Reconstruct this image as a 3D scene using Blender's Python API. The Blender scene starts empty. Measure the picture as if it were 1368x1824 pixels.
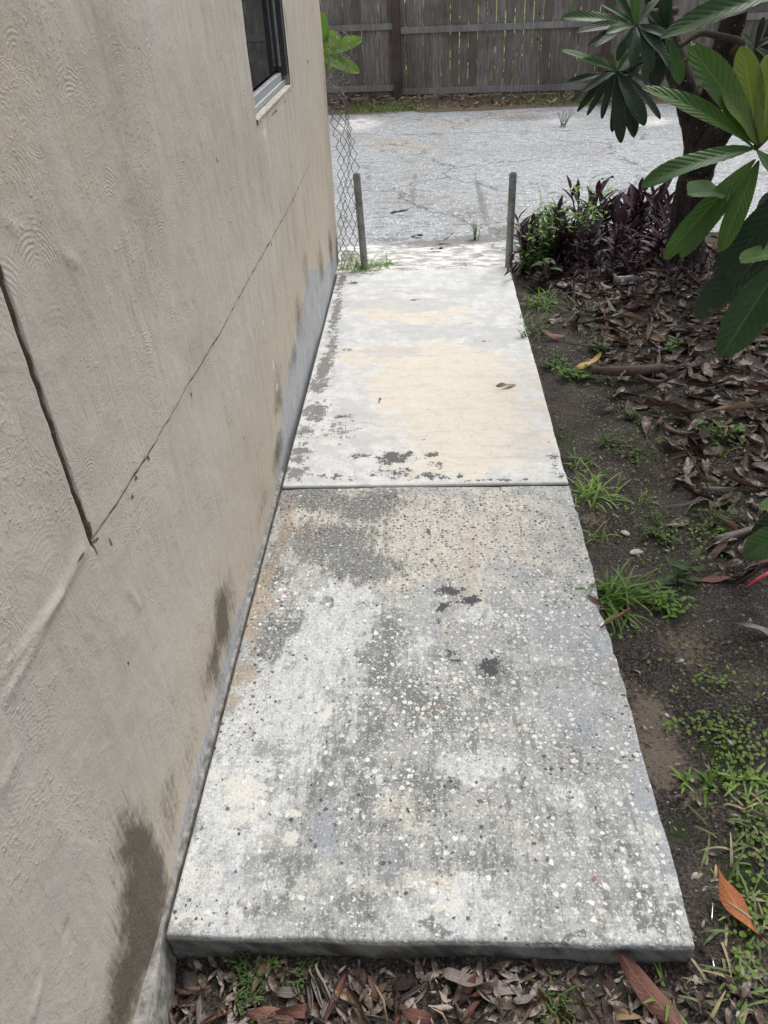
import bpy, math, random
import numpy as np
from mathutils import Vector, Matrix, Quaternion
random.seed(7); RNG = np.random.default_rng(7)
R = math.radians
C = bpy.context.scene.collection
# ------------------------------------------------------------------ camera
CR = np.array([[0.9983105552146305, 0.010391851719791435, 0.05716681524179962],
               [0.04000318377107806, 0.5906352427376819, -0.8059464965643668],
               [-0.04214001228326283, 0.8068717490741844, 0.5892216899527146]])
CAM = np.array([0.509, -0.690, 1.5])
cd = bpy.data.cameras.new('camera'); co = bpy.data.objects.new('camera', cd); C.objects.link(co)
cd.sensor_fit = 'VERTICAL'; cd.sensor_height = 24.0; cd.lens = 24.0*1370/1824
cd.clip_start = 0.02; cd.clip_end = 600
mw = Matrix([list(CR[i]) + [CAM[i]] for i in range(3)] + [[0, 0, 0, 1]]); co.matrix_world = mw
bpy.context.scene.camera = co
# ------------------------------------------------------------------ light
SUN_EL, SUN_AZ = 58.0, 28.0           # azimuth clockwise from +Y
w = bpy.data.worlds.new('World'); bpy.context.scene.world = w; w.use_nodes = True
nt = w.node_tree; bg = nt.nodes['Background']
sk = nt.nodes.new('ShaderNodeTexSky'); sk.sky_type = 'NISHITA'; sk.sun_disc = False
sk.sun_elevation = R(SUN_EL); sk.sun_rotation = R(SUN_AZ); sk.air_density = 1.0; sk.dust_density = 4.0; sk.ozone_density = 0.6
hs = nt.nodes.new('ShaderNodeHueSaturation'); hs.inputs['Saturation'].default_value = 0.28
nt.links.new(sk.outputs[0], hs.inputs['Color']); nt.links.new(hs.outputs[0], bg.inputs[0]); bg.inputs[1].default_value = 0.15
sd = bpy.data.lights.new('sun', 'SUN'); sd.energy = 1.3; sd.angle = R(25); sd.color = (1.0, 0.975, 0.94)
so = bpy.data.objects.new('sun', sd); C.objects.link(so)
sdir = Vector((math.sin(R(SUN_AZ))*math.cos(R(SUN_EL)), math.cos(R(SUN_AZ))*math.cos(R(SUN_EL)), math.sin(R(SUN_EL))))
so.rotation_euler = sdir.to_track_quat('Z', 'Y').to_euler(); so.location = sdir*20
vs = bpy.context.scene.view_settings
vs.view_transform = 'Standard'; vs.look = 'None'; vs.exposure = 0.36; vs.gamma = 1

# ------------------------------------------------------------------ geometry helpers
def ray(px, py):
    d = CR @ np.array([px-684.0, -(py-912.0), -1370.0]); return d/np.linalg.norm(d)
def gz(px, py, z=0.0):
    d = ray(px, py); return CAM + d*((z-CAM[2])/d[2])
def gx(px, py, X=-.010):
    d = ray(px, py); return CAM + d*((X-CAM[0])/d[0])
def gy(px, py, Y):
    d = ray(px, py); return CAM + d*((Y-CAM[1])/d[1])
def V(a): return Vector((float(a[0]), float(a[1]), float(a[2])))

def vnoise(x, y, seed=0):
    xi = np.floor(x).astype(np.int64); yi = np.floor(y).astype(np.int64)
    xf = x-xi; yf = y-yi
    xf = xf*xf*(3-2*xf); yf = yf*yf*(3-2*yf)
    def h(a, b):
        n = (a*374761393 + b*668265263 + seed*982451653) & 0xFFFFFFFF
        n = ((n ^ (n >> 13))*1274126177) & 0xFFFFFFFF
        return ((n ^ (n >> 16)) & 0xFFFF)/65535.0
    return (h(xi, yi)*(1-xf)+h(xi+1, yi)*xf)*(1-yf) + (h(xi, yi+1)*(1-xf)+h(xi+1, yi+1)*xf)*yf
def fbm(x, y, f=1.0, o=4, seed=0, g=0.5):
    x = np.asarray(x, float); y = np.asarray(y, float)
    s = 0; a = 1; t = 0
    for k in range(o):
        s = s + a*vnoise(x*f+k*17.3, y*f-k*9.1, seed+k); t += a; a *= g; f *= 2.03
    return s/t
def sstep(x, a, b):
    t = np.clip((x-a)/(b-a), 0, 1); return t*t*(3-2*t)

def finish(ob, mat, parent=None, smooth=True):
    if mat: ob.data.materials.append(mat)
    C.objects.link(ob)
    if parent: ob.parent = parent
    if smooth: ob.data.polygons.foreach_set('use_smooth', [True]*len(ob.data.polygons))
    return ob
class MB:
    def __init__(s): s.v = []; s.f = []; s.uv = []; s.hasuv = False
    def add(s, vs_, fs, uvs=None):
        b = len(s.v); s.v += [tuple(map(float, q)) for q in vs_]; s.f += [tuple(b+i for i in q) for q in fs]
        s.uv += (uvs if uvs is not None else [(0.5, 0.5)]*len(vs_))
        if uvs is not None: s.hasuv = True
    def box(s, lo, hi):
        x0, y0, z0 = lo; x1, y1, z1 = hi
        s.add([(x0,y0,z0),(x1,y0,z0),(x1,y1,z0),(x0,y1,z0),(x0,y0,z1),(x1,y0,z1),(x1,y1,z1),(x0,y1,z1)],
              [(0,3,2,1),(4,5,6,7),(0,1,5,4),(1,2,6,5),(2,3,7,6),(3,0,4,7)])
    def obox(s, c, ax, ay, az):      # centre and half axes
        c = Vector(c); P = []
        for k in (-1, 1):
            for i, j in ((-1,-1),(1,-1),(1,1),(-1,1)): P.append(c+ax*i+ay*j+az*k)
        s.add(P, [(0,3,2,1),(4,5,6,7),(0,1,5,4),(1,2,6,5),(2,3,7,6),(3,0,4,7)])
    def tube(s, pts, rad, n=8, cap=True, wob=0.0):
        pts = [Vector(p) for p in pts]
        if not hasattr(rad, '__len__'): rad = [rad]*len(pts)
        prev = None; vv = []
        for i, p in enumerate(pts):
            t = (pts[min(i+1, len(pts)-1)] - pts[max(i-1, 0)]).normalized()
            if prev is None:
                u = t.orthogonal().normalized()
            else:
                u = (prev - t*prev.dot(t)).normalized()
            prev = u; b = t.cross(u)
            for k in range(n):
                a = 2*math.pi*k/n; r = rad[i]*(1+wob*(random.random()-.5))
                vv.append(p + (u*math.cos(a)+b*math.sin(a))*r)
        ff = [(i*n+k, i*n+(k+1) % n, (i+1)*n+(k+1) % n, (i+1)*n+k) for i in range(len(pts)-1) for k in range(n)]
        if cap: ff += [tuple(range(n-1, -1, -1)), tuple((len(pts)-1)*n+k for k in range(n))]
        s.add(vv, ff)
    def build(s, name, mat, parent=None, smooth=True):
        me = bpy.data.meshes.new(name); me.from_pydata(s.v, [], s.f)
        if s.hasuv:
            uvl = me.uv_layers.new(name='UVMap'); li = np.empty(len(me.loops), np.int32); me.loops.foreach_get('vertex_index', li)
            uvl.data.foreach_set('uv', np.array(s.uv, np.float32)[li].ravel())
        return finish(bpy.data.objects.new(name, me), mat, parent, smooth)
def gridmesh(name, P, mat, parent=None, attrs=None, keep=None, smooth=True):
    ny, nx, _ = P.shape
    idx = np.arange(ny*nx).reshape(ny, nx)
    q = np.stack([idx[:-1, :-1], idx[:-1, 1:], idx[1:, 1:], idx[1:, :-1]], -1)
    if keep is not None: q = q[keep]
    q = q.reshape(-1, 4)
    me = bpy.data.meshes.new(name)
    me.vertices.add(ny*nx); me.vertices.foreach_set('co', P.astype(np.float32).ravel())
    me.loops.add(q.size); me.loops.foreach_set('vertex_index', q.ravel().astype(np.int32))
    me.polygons.add(len(q)); me.polygons.foreach_set('loop_start', np.arange(0, q.size, 4, dtype=np.int32))
    me.polygons.foreach_set('loop_total', np.full(len(q), 4, np.int32))
    me.update(calc_edges=True); me.validate()
    for k, a in (attrs or {}).items():
        at = me.attributes.new(k, 'FLOAT', 'POINT'); at.data.foreach_set('value', a.astype(np.float32).ravel())
    return finish(bpy.data.objects.new(name, me), mat, parent, smooth)
def subdiv(ob, lv=1):
    m = ob.modifiers.new('sub', 'SUBSURF'); m.levels = lv; m.render_levels = lv
def bevel(ob, w_=0.003, n=2):
    m = ob.modifiers.new('bev', 'BEVEL'); m.width = w_; m.segments = n; m.limit_method = 'ANGLE'
def tag(o, label=None, cat=None, group=None, kind=None):
    if label: o['label'] = label
    if cat: o['category'] = cat
    if group: o['group'] = group
    if kind: o['kind'] = kind
    return o
def empty(name, loc=(0,0,0), rz=0, **k):
    o = bpy.data.objects.new(name, None); C.objects.link(o); o.location = loc; o.rotation_euler.z = rz; o.empty_display_size = .05
    return tag(o, **k)
def copy_tree(o, parent=None):
    c = o.copy(); C.objects.link(c); c.parent = parent
    for ch in list(o.children): copy_tree(ch, c)
    return c

# ------------------------------------------------------------------ material helpers
class G:
    def __init__(s, name, rough=.85, spec=.3):
        s.mat = bpy.data.materials.new(name); s.mat.use_nodes = True; s.t = s.mat.node_tree
        s.b = s.t.nodes['Principled BSDF']; s.b.inputs['Roughness'].default_value = rough
        s.b.inputs['Specular IOR Level'].default_value = spec
    def n(s, ty, **p):
        x = s.t.nodes.new(ty)
        for k, v in p.items(): setattr(x, k, v)
        return x
    def put(s, sock, v):
        if isinstance(v, bpy.types.NodeSocket): s.t.links.new(v, sock)
        elif v is not None:
            if isinstance(v, tuple) and len(v) == 3 and sock.type == 'RGBA': v = v + (1,)
            sock.default_value = v
    def co(s, kind='Object'): return s.n('ShaderNodeTexCoord').outputs[kind]
    def sc(s, v, f):
        x = s.n('ShaderNodeVectorMath', operation='MULTIPLY'); s.put(x.inputs[0], v); s.put(x.inputs[1], f if isinstance(f, tuple) else (f, f, f)); return x.outputs[0]
    def vadd(s, v, f):
        x = s.n('ShaderNodeVectorMath', operation='ADD'); s.put(x.inputs[0], v); s.put(x.inputs[1], f); return x.outputs[0]
    dim = '3D'
    def noise(s, v, scale, detail=4, rough=.55, out='Fac', dist=0.0):
        x = s.n('ShaderNodeTexNoise', noise_dimensions=s.dim); s.put(x.inputs['Vector'], v); x.inputs['Scale'].default_value = scale
        x.inputs['Detail'].default_value = detail; x.inputs['Roughness'].default_value = rough; x.inputs['Distortion'].default_value = dist
        return x.outputs[out]
    def vor(s, v, scale, feature='F1', rand=1.0, dim=None):
        x = s.n('ShaderNodeTexVoronoi', feature=feature, voronoi_dimensions=dim or s.dim); s.put(x.inputs['Vector'], v)
        x.inputs['Scale'].default_value = scale; x.inputs['Randomness'].default_value = rand; return x
    def m(s, op, a, b=None, c=None, clamp=False):
        x = s.n('ShaderNodeMath', operation=op, use_clamp=clamp)
        for i, q in enumerate((a, b, c)):
            if q is not None: s.put(x.inputs[i], q)
        return x.outputs[0]
    def mr(s, v, a, b, c=0.0, d=1.0):
        x = s.n('ShaderNodeMapRange', interpolation_type='SMOOTHSTEP'); s.put(x.inputs[0], v)
        for i, q in zip((1, 2, 3, 4), (a, b, c, d)): s.put(x.inputs[i], q)
        return x.outputs[0]
    def mix(s, f, a, b, blend='MIX'):
        x = s.n('ShaderNodeMix', data_type='RGBA', blend_type=blend); s.put(x.inputs[0], f); s.put(x.inputs[6], a); s.put(x.inputs[7], b); return x.outputs[2]
    def attr(s, name): return s.n('ShaderNodeAttribute', attribute_name=name).outputs['Fac']
    def sep(s, v):
        x = s.n('ShaderNodeSeparateXYZ'); s.put(x.inputs[0], v); return x.outputs
    def comb(s, x_, y_, z_=0.0):
        x = s.n('ShaderNodeCombineXYZ'); s.put(x.inputs[0], x_); s.put(x.inputs[1], y_); s.put(x.inputs[2], z_); return x.outputs[0]
    def edge(s, mask, noise, amt, thr=.5, soft=.03):    # ragged patch from a smooth mask
        q = s.m('ADD', mask, s.m('MULTIPLY', s.m('SUBTRACT', noise, .5), amt)); return s.mr(q, thr-soft, thr+soft)
    def bump(s, h, strength=.5, dist=.01, normal=None):
        x = s.n('ShaderNodeBump'); s.put(x.inputs['Height'], h); s.put(x.inputs['Strength'], strength); s.put(x.inputs['Distance'], dist)
        if normal: s.put(x.inputs['Normal'], normal)
        return x.outputs[0]
    def flatco(s, k=.6):
        q = s.sep(s.co()); s.dim = '2D'; z = s.m('MULTIPLY', q[2], k); return s.comb(s.m('ADD', q[0], z), s.m('ADD', q[1], z))
    def pebble(s, v, scale, rmin, rmax, dens, dim=None):
        x = s.vor(v, scale, dim=dim); c = s.n('ShaderNodeSeparateColor'); s.put(c.inputs[0], x.outputs['Color'])
        r = s.m('ADD', rmin, s.m('MULTIPLY', s.m('POWER', c.outputs[0], 1.7), rmax-rmin)); d = s.m('SUBTRACT', r, x.outputs['Distance'])
        mk = s.m('MULTIPLY', s.mr(d, 0.0, .08), s.m('LESS_THAN', c.outputs[1], dens)); return mk, c.outputs[2]
    def out(s, col=None, normal=None, rough=None, **k):
        if col is not None: s.put(s.b.inputs['Base Color'], col)
        if normal is not None: s.put(s.b.inputs['Normal'], normal)
        if rough is not None: s.put(s.b.inputs['Roughness'], rough)
        for q, v in k.items(): s.put(s.b.inputs[q], v)
        return s.mat

def blobs(X, Y, lst, wob=0.0, seed=3):
    """smooth mask; each blob = (x, y, rx, ry[, amp[, angle]]) in surface coordinates"""
    if wob:
        X0, Y0 = X, Y; wx, wy = wob if isinstance(wob, tuple) else (wob, wob)
        X = X0+(fbm(X0, Y0, 9, 5, seed, .65)-.5)*wx*4.0; Y = Y0+(fbm(X0, Y0, 9, 5, seed+9, .65)-.5)*wy*4.0
    M = np.zeros_like(X)
    for b in lst:
        x, y, rx, ry = b[:4]; a = b[4] if len(b) > 4 else 1.0; an = R(b[5]) if len(b) > 5 else 0
        dx, dy = X-x, Y-y
        if wob: rx, ry = rx*1.12, ry*1.12
        u = dx*math.cos(an)+dy*math.sin(an); v = -dx*math.sin(an)+dy*math.cos(an)
        M = np.maximum(M, a*np.exp(-((u/rx)**2+(v/ry)**2)*.7))
    if wob: M = M*(.72+.56*fbm(X0, Y0, 26, 4, seed+20, .65))
    return M
def pb(lst):     # blobs listed by where they lie on the slab in the photograph: (px, py, rx px, ry px, amp) -> surface metres
    o = []
    for q in lst:
        c = gz(q[0], q[1]); e = gz(q[0]+q[2], q[1]); t = gz(q[0], q[1]-q[3])
        o.append((c[0], c[1], abs(e[0]-c[0]), abs(t[1]-c[1])) + tuple(q[4:5] or (1.0,)))
    return o
def wb(lst):     # the same on the wall plane -> (y, z)
    o = []
    for q in lst:
        c = gx(q[0], q[1]); o.append((c[1], c[2], q[2], q[3]) + tuple(q[4:]))
    return o

# ================================================================== GROUND
def gheight(X, Y):
    z = -0.052 + 0*X
    z = z + (fbm(X, Y, 3.1, 4, 5)-.5)*.035 + (fbm(X, Y, 22, 4, 8)-.5)*.016
    z = z - .014*(1-sstep(Y, -.12, .25))*(1-sstep(X, .9, 1.15)) - .05*(1-sstep(X, .0, .12))*(1-sstep(Y, -.1, .1))        # lower in front of the slab
    z = z - .008*(1-sstep(Y, -.1, .7))
    z = z + .045*sstep(X, 1.25, 1.9)*sstep(Y, .6, 2.2)
    z = z + .02*sstep(Y, 2.6, 3.3)*sstep(X, 1.0, 1.4)
    z = np.where((Y > 8.95), .012+(fbm(X, Y, 3, 3, 5)-.5)*.03, z)
    under = sstep(X, .0, .05)*(1-sstep(X, .93, .985))*sstep(Y, .0, .06)*(1-sstep(Y, 3.6, 3.9))
    z = z - .06*under
    return z
xs = np.unique(np.concatenate([[-200, -60, -20, -8, -4, -2], np.arange(-1, -.3, .1), np.arange(-.3, 2.9, .016), np.arange(2.9, 6, .12), [7, 9, 14, 30, 80, 200]]))
ys = np.unique(np.concatenate([[-200, -60, -20, -6, -3, -1.6], np.arange(-1.2, -.5, .1), np.arange(-.5, 4.3, .016), np.arange(4.3, 8.9, .2), np.arange(8.9, 10.6, .05), [11, 13, 16, 30, 80, 200]]))
GX, GY = np.meshgrid(xs, ys)
GZ = gheight(GX, GY)
road_zone = ((GY > 4.25) & (GY < 8.95)) | ((GY > 3.85) & (GX < .9) & (GY < 8.95))
GZ = np.where(road_zone, -.09, GZ)
def soilmat():
    g = G('soil', .95, .25); c = g.flatco()
    n1 = g.noise(c, 5, 6, .6); n2 = g.noise(c, 60, 5, .65); n3 = g.noise(c, 320, 3, .6); n4 = g.noise(c, 140, 4, .7)
    col = g.mix(g.mr(n1, .35, .68), (.034, .029, .026), (.115, .100, .088))
    col = g.mix(g.mr(n2, .42, .7), col, (.12, .10, .085))
    col = g.mix(g.m('MULTIPLY', g.mr(n4, .52, .66), .7), col, (.22, .195, .175)); col = g.mix(g.m('MULTIPLY', g.mr(n4, .48, .36), .7), col, (.020, .016, .014))
    col = g.mix(g.edge(g.attr('pale'), n2, .9, .55, .2), col, (.26, .21, .165))
    col = g.mix(g.edge(g.attr('moss'), n2, 1.3, .6, .12), col, (.045, .075, .018))
    col = g.mix(g.attr('far'), col, g.mix(n2, (.17, .125, .09), (.34, .27, .20)))
    col = g.mix(g.attr('lawn'), col, (.20, .30, .06))
    p, r = g.pebble(c, 120, .12, .34, .07); col = g.mix(p, col, g.mix(r, (.25, .22, .2), (.75, .72, .68)))
    p2, r2 = g.pebble(g.sc(c, (1, 1.6, 1)), 90, .15, .45, .35); col = g.mix(g.m('MULTIPLY', p2, .75), col, g.mix(r2, (.02, .014, .011), (.11, .07, .05)))
    h = g.m('ADD', g.m('MULTIPLY', n2, .7), g.m('MULTIPLY', n3, .35)); h = g.m('ADD', h, g.m('MULTIPLY', p, .25)); h = g.m('ADD', h, g.m('MULTIPLY', n4, .6))
    return g.out(col, g.bump(h, 1.0, .016))
M_soil = soilmat()
pale = blobs(GX, GY, pb([(1170,1260,40,60,.9), (1180,1320,50,60,.9), (1230,1130,70,50,.6), (1060,900,40,20,.6), (1250,1380,40,50,.6), (1100,1200,60,50,.6)]) + [(1.2,.1,.2,.08,.5), (.7,-.15,.2,.08,.8)])
moss = blobs(GX, GY, pb([(1180,900,60,30,.6), (1290,920,50,25,.9), (1300,1330,60,80,.7), (1340,1560,60,90,.8), (450,1770,60,20,.8), (540,1740,60,15,.7), (980,1790,60,20,.8), (1000,760,80,30,.6), (1220,1450,40,40,.7)]))
tag(gridmesh('ground', np.stack([GX, GY, GZ], -1), M_soil, attrs={'pale': pale, 'moss': moss, 'far': sstep(GY, 8.5, 9.0), 'lawn': sstep(GY-(9.85-.09*GX), .45, .6)}), kind='structure')

# ------------------------------------------------------------------ road
def roadmat():
    g = G('road_surface', .7, .5); c2 = g.flatco(0)
    n1 = g.noise(c2, 1.1, 5, .6); n2 = g.noise(g.sc(c2, (1, 2.2, 1)), 7, 6, .68); n3 = g.noise(c2, 70, 3, .7); n4 = g.noise(c2, 22, 4, .7)
    apron = g.attr('apron'); gravel = g.attr('gravel')
    col = g.mix(g.mr(n4, .3, .7), (.225, .245, .262), (.42, .445, .465))
    col = g.mix(g.mr(n1, .42, .68), col, (.27, .28, .285))
    col = g.mix(g.m('MULTIPLY', g.mr(n2, .50, .62), .8), col, (.17, .175, .175))
    p, r = g.pebble(c2, 58, .2, .55, .7); col = g.mix(g.m('MULTIPLY', p, .9), col, g.mix(r, (.12, .12, .12), (.80, .82, .84)))
    gr = g.mix(r, (.20, .18, .15), (.75, .72, .66)); col = g.mix(g.edge(gravel, n4, .8, .5, .1), col, g.mix(p, (.30, .28, .25), gr))
    white = g.mix(g.mr(g.noise(g.sc(c2, (1, 3, 1)), 9, 6, .7), .42, .6), (.36, .35, .33), (.78, .78, .76))
    col = g.mix(g.edge(apron, n2, .5, .5, .12), col, white)
    # cracks
    wv = g.vadd(c2, g.sc(g.noise(c2, 3.5, 4, .6, out='Color'), (.35, .35, 0)))
    ck = g.vor(wv, .8, 'DISTANCE_TO_EDGE').outputs['Distance']
    crack = g.m('MULTIPLY', g.mr(ck, .012, .002), g.mr(n1, .36, .46)); crack = g.m('MAXIMUM', crack, g.attr('crack'))
    col = g.mix(g.m('MULTIPLY', g.m('MULTIPLY', crack, .75), g.m('SUBTRACT', 1.0, g.m('MULTIPLY', apron, .8, clamp=True), clamp=True)), col, (.09, .09, .088))
    st = g.edge(g.attr('dirt'), g.noise(g.sc(c2, (1, .6, 1)), 25, 4, .7), 1.1, .55, .2); col = g.mix(g.m('MULTIPLY', st, .75), col, (.13, .12, .105))
    h = g.m('ADD', g.m('MULTIPLY', n3, .5), g.m('MULTIPLY', p, .6)); h = g.m('SUBTRACT', h, g.m('MULTIPLY', crack, 1.5))
    return g.out(col, g.bump(h, .7, .008), g.mr(n4, .3, .7, .5, .8))
xs = np.concatenate([[-40, -12, -6], np.arange(-3, 5, .035), [6, 9, 15, 40]])
def yfront(x):
    return 3.70 + .50*sstep(x, 1.0, 1.25) + (fbm(x, x*0, 5, 3, 2)-.5)*.10*sstep(x, 1.0, 1.1) + .1*sstep(x, 2.5, 3)
def yback(x):
    return 9.02 + .12*sstep(x, .0, .6) - .12*sstep(x, 1.5, 4) + (fbm(x, x*0+3, 3, 4, 2)-.5)*.16
ts = np.linspace(0, 1, 190)**1.25
RX, RT = np.meshgrid(xs, ts); RY = yfront(RX)*(1-RT)+yback(RX)*RT
RZ = -.004 + (fbm(RX, RY, .9, 3, 11)-.5)*.02*sstep(RY, 4, 5) + (fbm(RX, RY, 9, 3, 12)-.5)*.006
RZ = np.where(RT <= 0, -.08, RZ); RZ = np.where(RT >= 1, -.03, RZ)
RZ = RZ + .012*sstep(RY, 8, 9)*(RT < 1)
crk = np.zeros_like(RX)
def crackline(pts, wd):
    global crk
    P = [gz(*p)[:2] for p in pts]
    for a, b in zip(P[:-1], P[1:]):
        d = b-a; L = np.dot(d, d); t = np.clip(((RX-a[0])*d[0]+(RY-a[1])*d[1])/L, 0, 1)
        wob = (fbm(RX, RY, 8, 3, 4)-.5)*.12
        dd = np.hypot(RX+wob-a[0]-t*d[0], RY+wob-a[1]-t*d[1]); crk = np.maximum(crk, 1-sstep(dd, wd*.5, wd*1.6))
crackline([(560,240),(700,240),(900,236),(1130,226)], .018)
crackline([(688,244),(680,270),(668,288),(650,296),(655,318),(640,332)], .012)
crackline([(640,405),(760,400),(880,398)], .01)

dirt = blobs(RX, RY, pb([(735,345,6,26,1.0), (740,315,5,8,.9), (858,352,6,42,1.1), (712,350,5,30,.6), (780,432,80,7,1.0), (700,425,60,6,.7), (850,425,50,8,1.0), (900,410,40,10,.9), (800,300,40,4,.5), (930,210,70,6,.7), (1100,190,60,6,.7), (1150,300,60,10,.5), (840,380,60,14,.55), (960,330,40,12,.5), (620,455,18,12,.9)]))
grav = blobs(RX, RY, pb([(700,256,45,9,1.0), (745,262,30,8,.9), (800,222,60,7,.8), (720,215,30,5,.6), (900,205,60,6,.7), (690,440,100,9,.5)]))
apr = (1-sstep(RY, 4.0, 4.45))*(1-sstep(RX, .95, 1.3)) + blobs(RX, RY, pb([(640,222,50,14,.7), (1000,215,100,12,.5), (1150,215,60,10,.8)]))
M_road = roadmat()
tag(gridmesh('road', np.stack([RX, RY, RZ], -1), M_road, attrs={'apron': apr, 'gravel': grav, 'crack': crk, 'dirt': dirt}), kind='structure')

# ================================================================== SLABS
def slab(name, x0, x1, y0, y1, ztop, zbot, mat, attrs, step=.005, edgek=1.0, seed=0):
    nx = int((x1-x0)/step)+1; ny = int((y1-y0)/step)+1
    X, Y = np.meshgrid(np.linspace(x0, x1, nx), np.linspace(y0, y1, ny))
    A = attrs(X, Y)
    # ragged outline
    EK = edgek; chip = np.clip(fbm(X, Y, 8, 5, 30+seed)-.60, 0, 1)*.055*EK
    dxr = X1 = (x1-X); dyn = (Y-y0); dyf = (y1-Y); dxl = X-x0
    def pull(d, k): return np.exp(-(d/.03)**2)*k
    line_r = (fbm(Y, Y*0+1, 5, 5, 40+seed, .6)-.5)*.014*EK; line_n = (fbm(X, X*0+2, 7, 4, 50+seed)-.5)*.007*EK
    PX = X + pull(dxr, line_r-chip*.8); PY = Y + pull(dyn, line_n+chip*.4*(y0 < .5))
    dmin = np.minimum(np.minimum(dxr, dyn), dyf)
    Z = ztop + (fbm(X, Y, 2.5, 3, 60+seed)-.5)*.006 + (fbm(X, Y, 26, 4, 61+seed)-.5)*.0035
    Z = Z - A.get('flake', 0*X)*.0
    Z -= .0022*np.exp(-(dmin/.004)**2) + pull(dmin, .25*chip)
    # skirt
    rim = []
    P = np.stack([PX, PY, Z], -1)
    ob = gridmesh(name, P, mat, attrs=A)
    # sides as a second set of faces in the same mesh
    loop = [(0, i) for i in range(nx)] + [(j, nx-1) for j in range(1, ny)] + [(ny-1, i) for i in range(nx-2, -1, -1)] + [(j, 0) for j in range(ny-2, 0, -1)]
    me = ob.data; L = len(loop); base = ny*nx; rows = 7
    li = np.array([j*nx+i for j, i in loop]); top = P.reshape(-1, 3)[li]
    cen = np.array([(x0+x1)/2, (y0+y1)/2])
    newv = []
    s_ = np.cumsum(np.r_[0, np.hypot(*np.diff(top[:, :2], axis=0).T)])
    for r in range(1, rows+1):
        t = r/rows; q = top.copy(); q[:, 2] = top[:, 2]*(1-t)+zbot*t
        nrm = np.zeros((L, 2))
        for k, (j, i) in enumerate(loop):
            nrm[k] = (float(i == nx-1)-float(i == 0), float(j == ny-1)-float(j == 0))
        wv = (fbm(s_, s_*0+t*1.6, 16, 4, 70+seed)-.5)*.016*t - .004*t + .003*math.sin(t*3.1)
        q[:, :2] += nrm*wv[:, None]
        newv.append(q)
    allv = np.concatenate([P.reshape(-1, 3)]+newv)
    quads = []
    prev = li
    for r in range(rows):
        cur = base+r*L+np.arange(L)
        quads.append(np.stack([prev, cur, np.roll(cur, -1), np.roll(prev, -1)], -1)); prev = cur
    idx = np.arange(ny*nx).reshape(ny, nx)
    q0 = np.stack([idx[:-1, :-1], idx[:-1, 1:], idx[1:, 1:], idx[1:, :-1]], -1).reshape(-1, 4)
    Q = np.concatenate([q0]+quads)
    m2 = bpy.data.meshes.new(name); m2.vertices.add(len(allv)); m2.vertices.foreach_set('co', allv.astype(np.float32).ravel())
    m2.loops.add(Q.size); m2.loops.foreach_set('vertex_index', Q.ravel().astype(np.int32))
    m2.polygons.add(len(Q)); m2.polygons.foreach_set('loop_start', np.arange(0, Q.size, 4, dtype=np.int32)); m2.polygons.foreach_set('loop_total', np.full(len(Q), 4, np.int32))
    m2.update(calc_edges=True)
    for k, a in A.items():
        at = m2.attributes.new(k, 'FLOAT', 'POINT'); at.data.foreach_set('value', np.concatenate([a.ravel()]+[a.ravel()[li]*0 for _ in range(rows)]).astype(np.float32))
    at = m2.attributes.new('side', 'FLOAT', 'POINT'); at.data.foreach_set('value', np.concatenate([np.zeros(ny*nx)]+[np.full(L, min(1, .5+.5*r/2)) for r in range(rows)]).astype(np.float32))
    m2.materials.append(mat); m2.polygons.foreach_set('use_smooth', [True]*len(m2.polygons))
    ob.data = m2; bpy.data.meshes.remove(me)
    return ob
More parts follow.
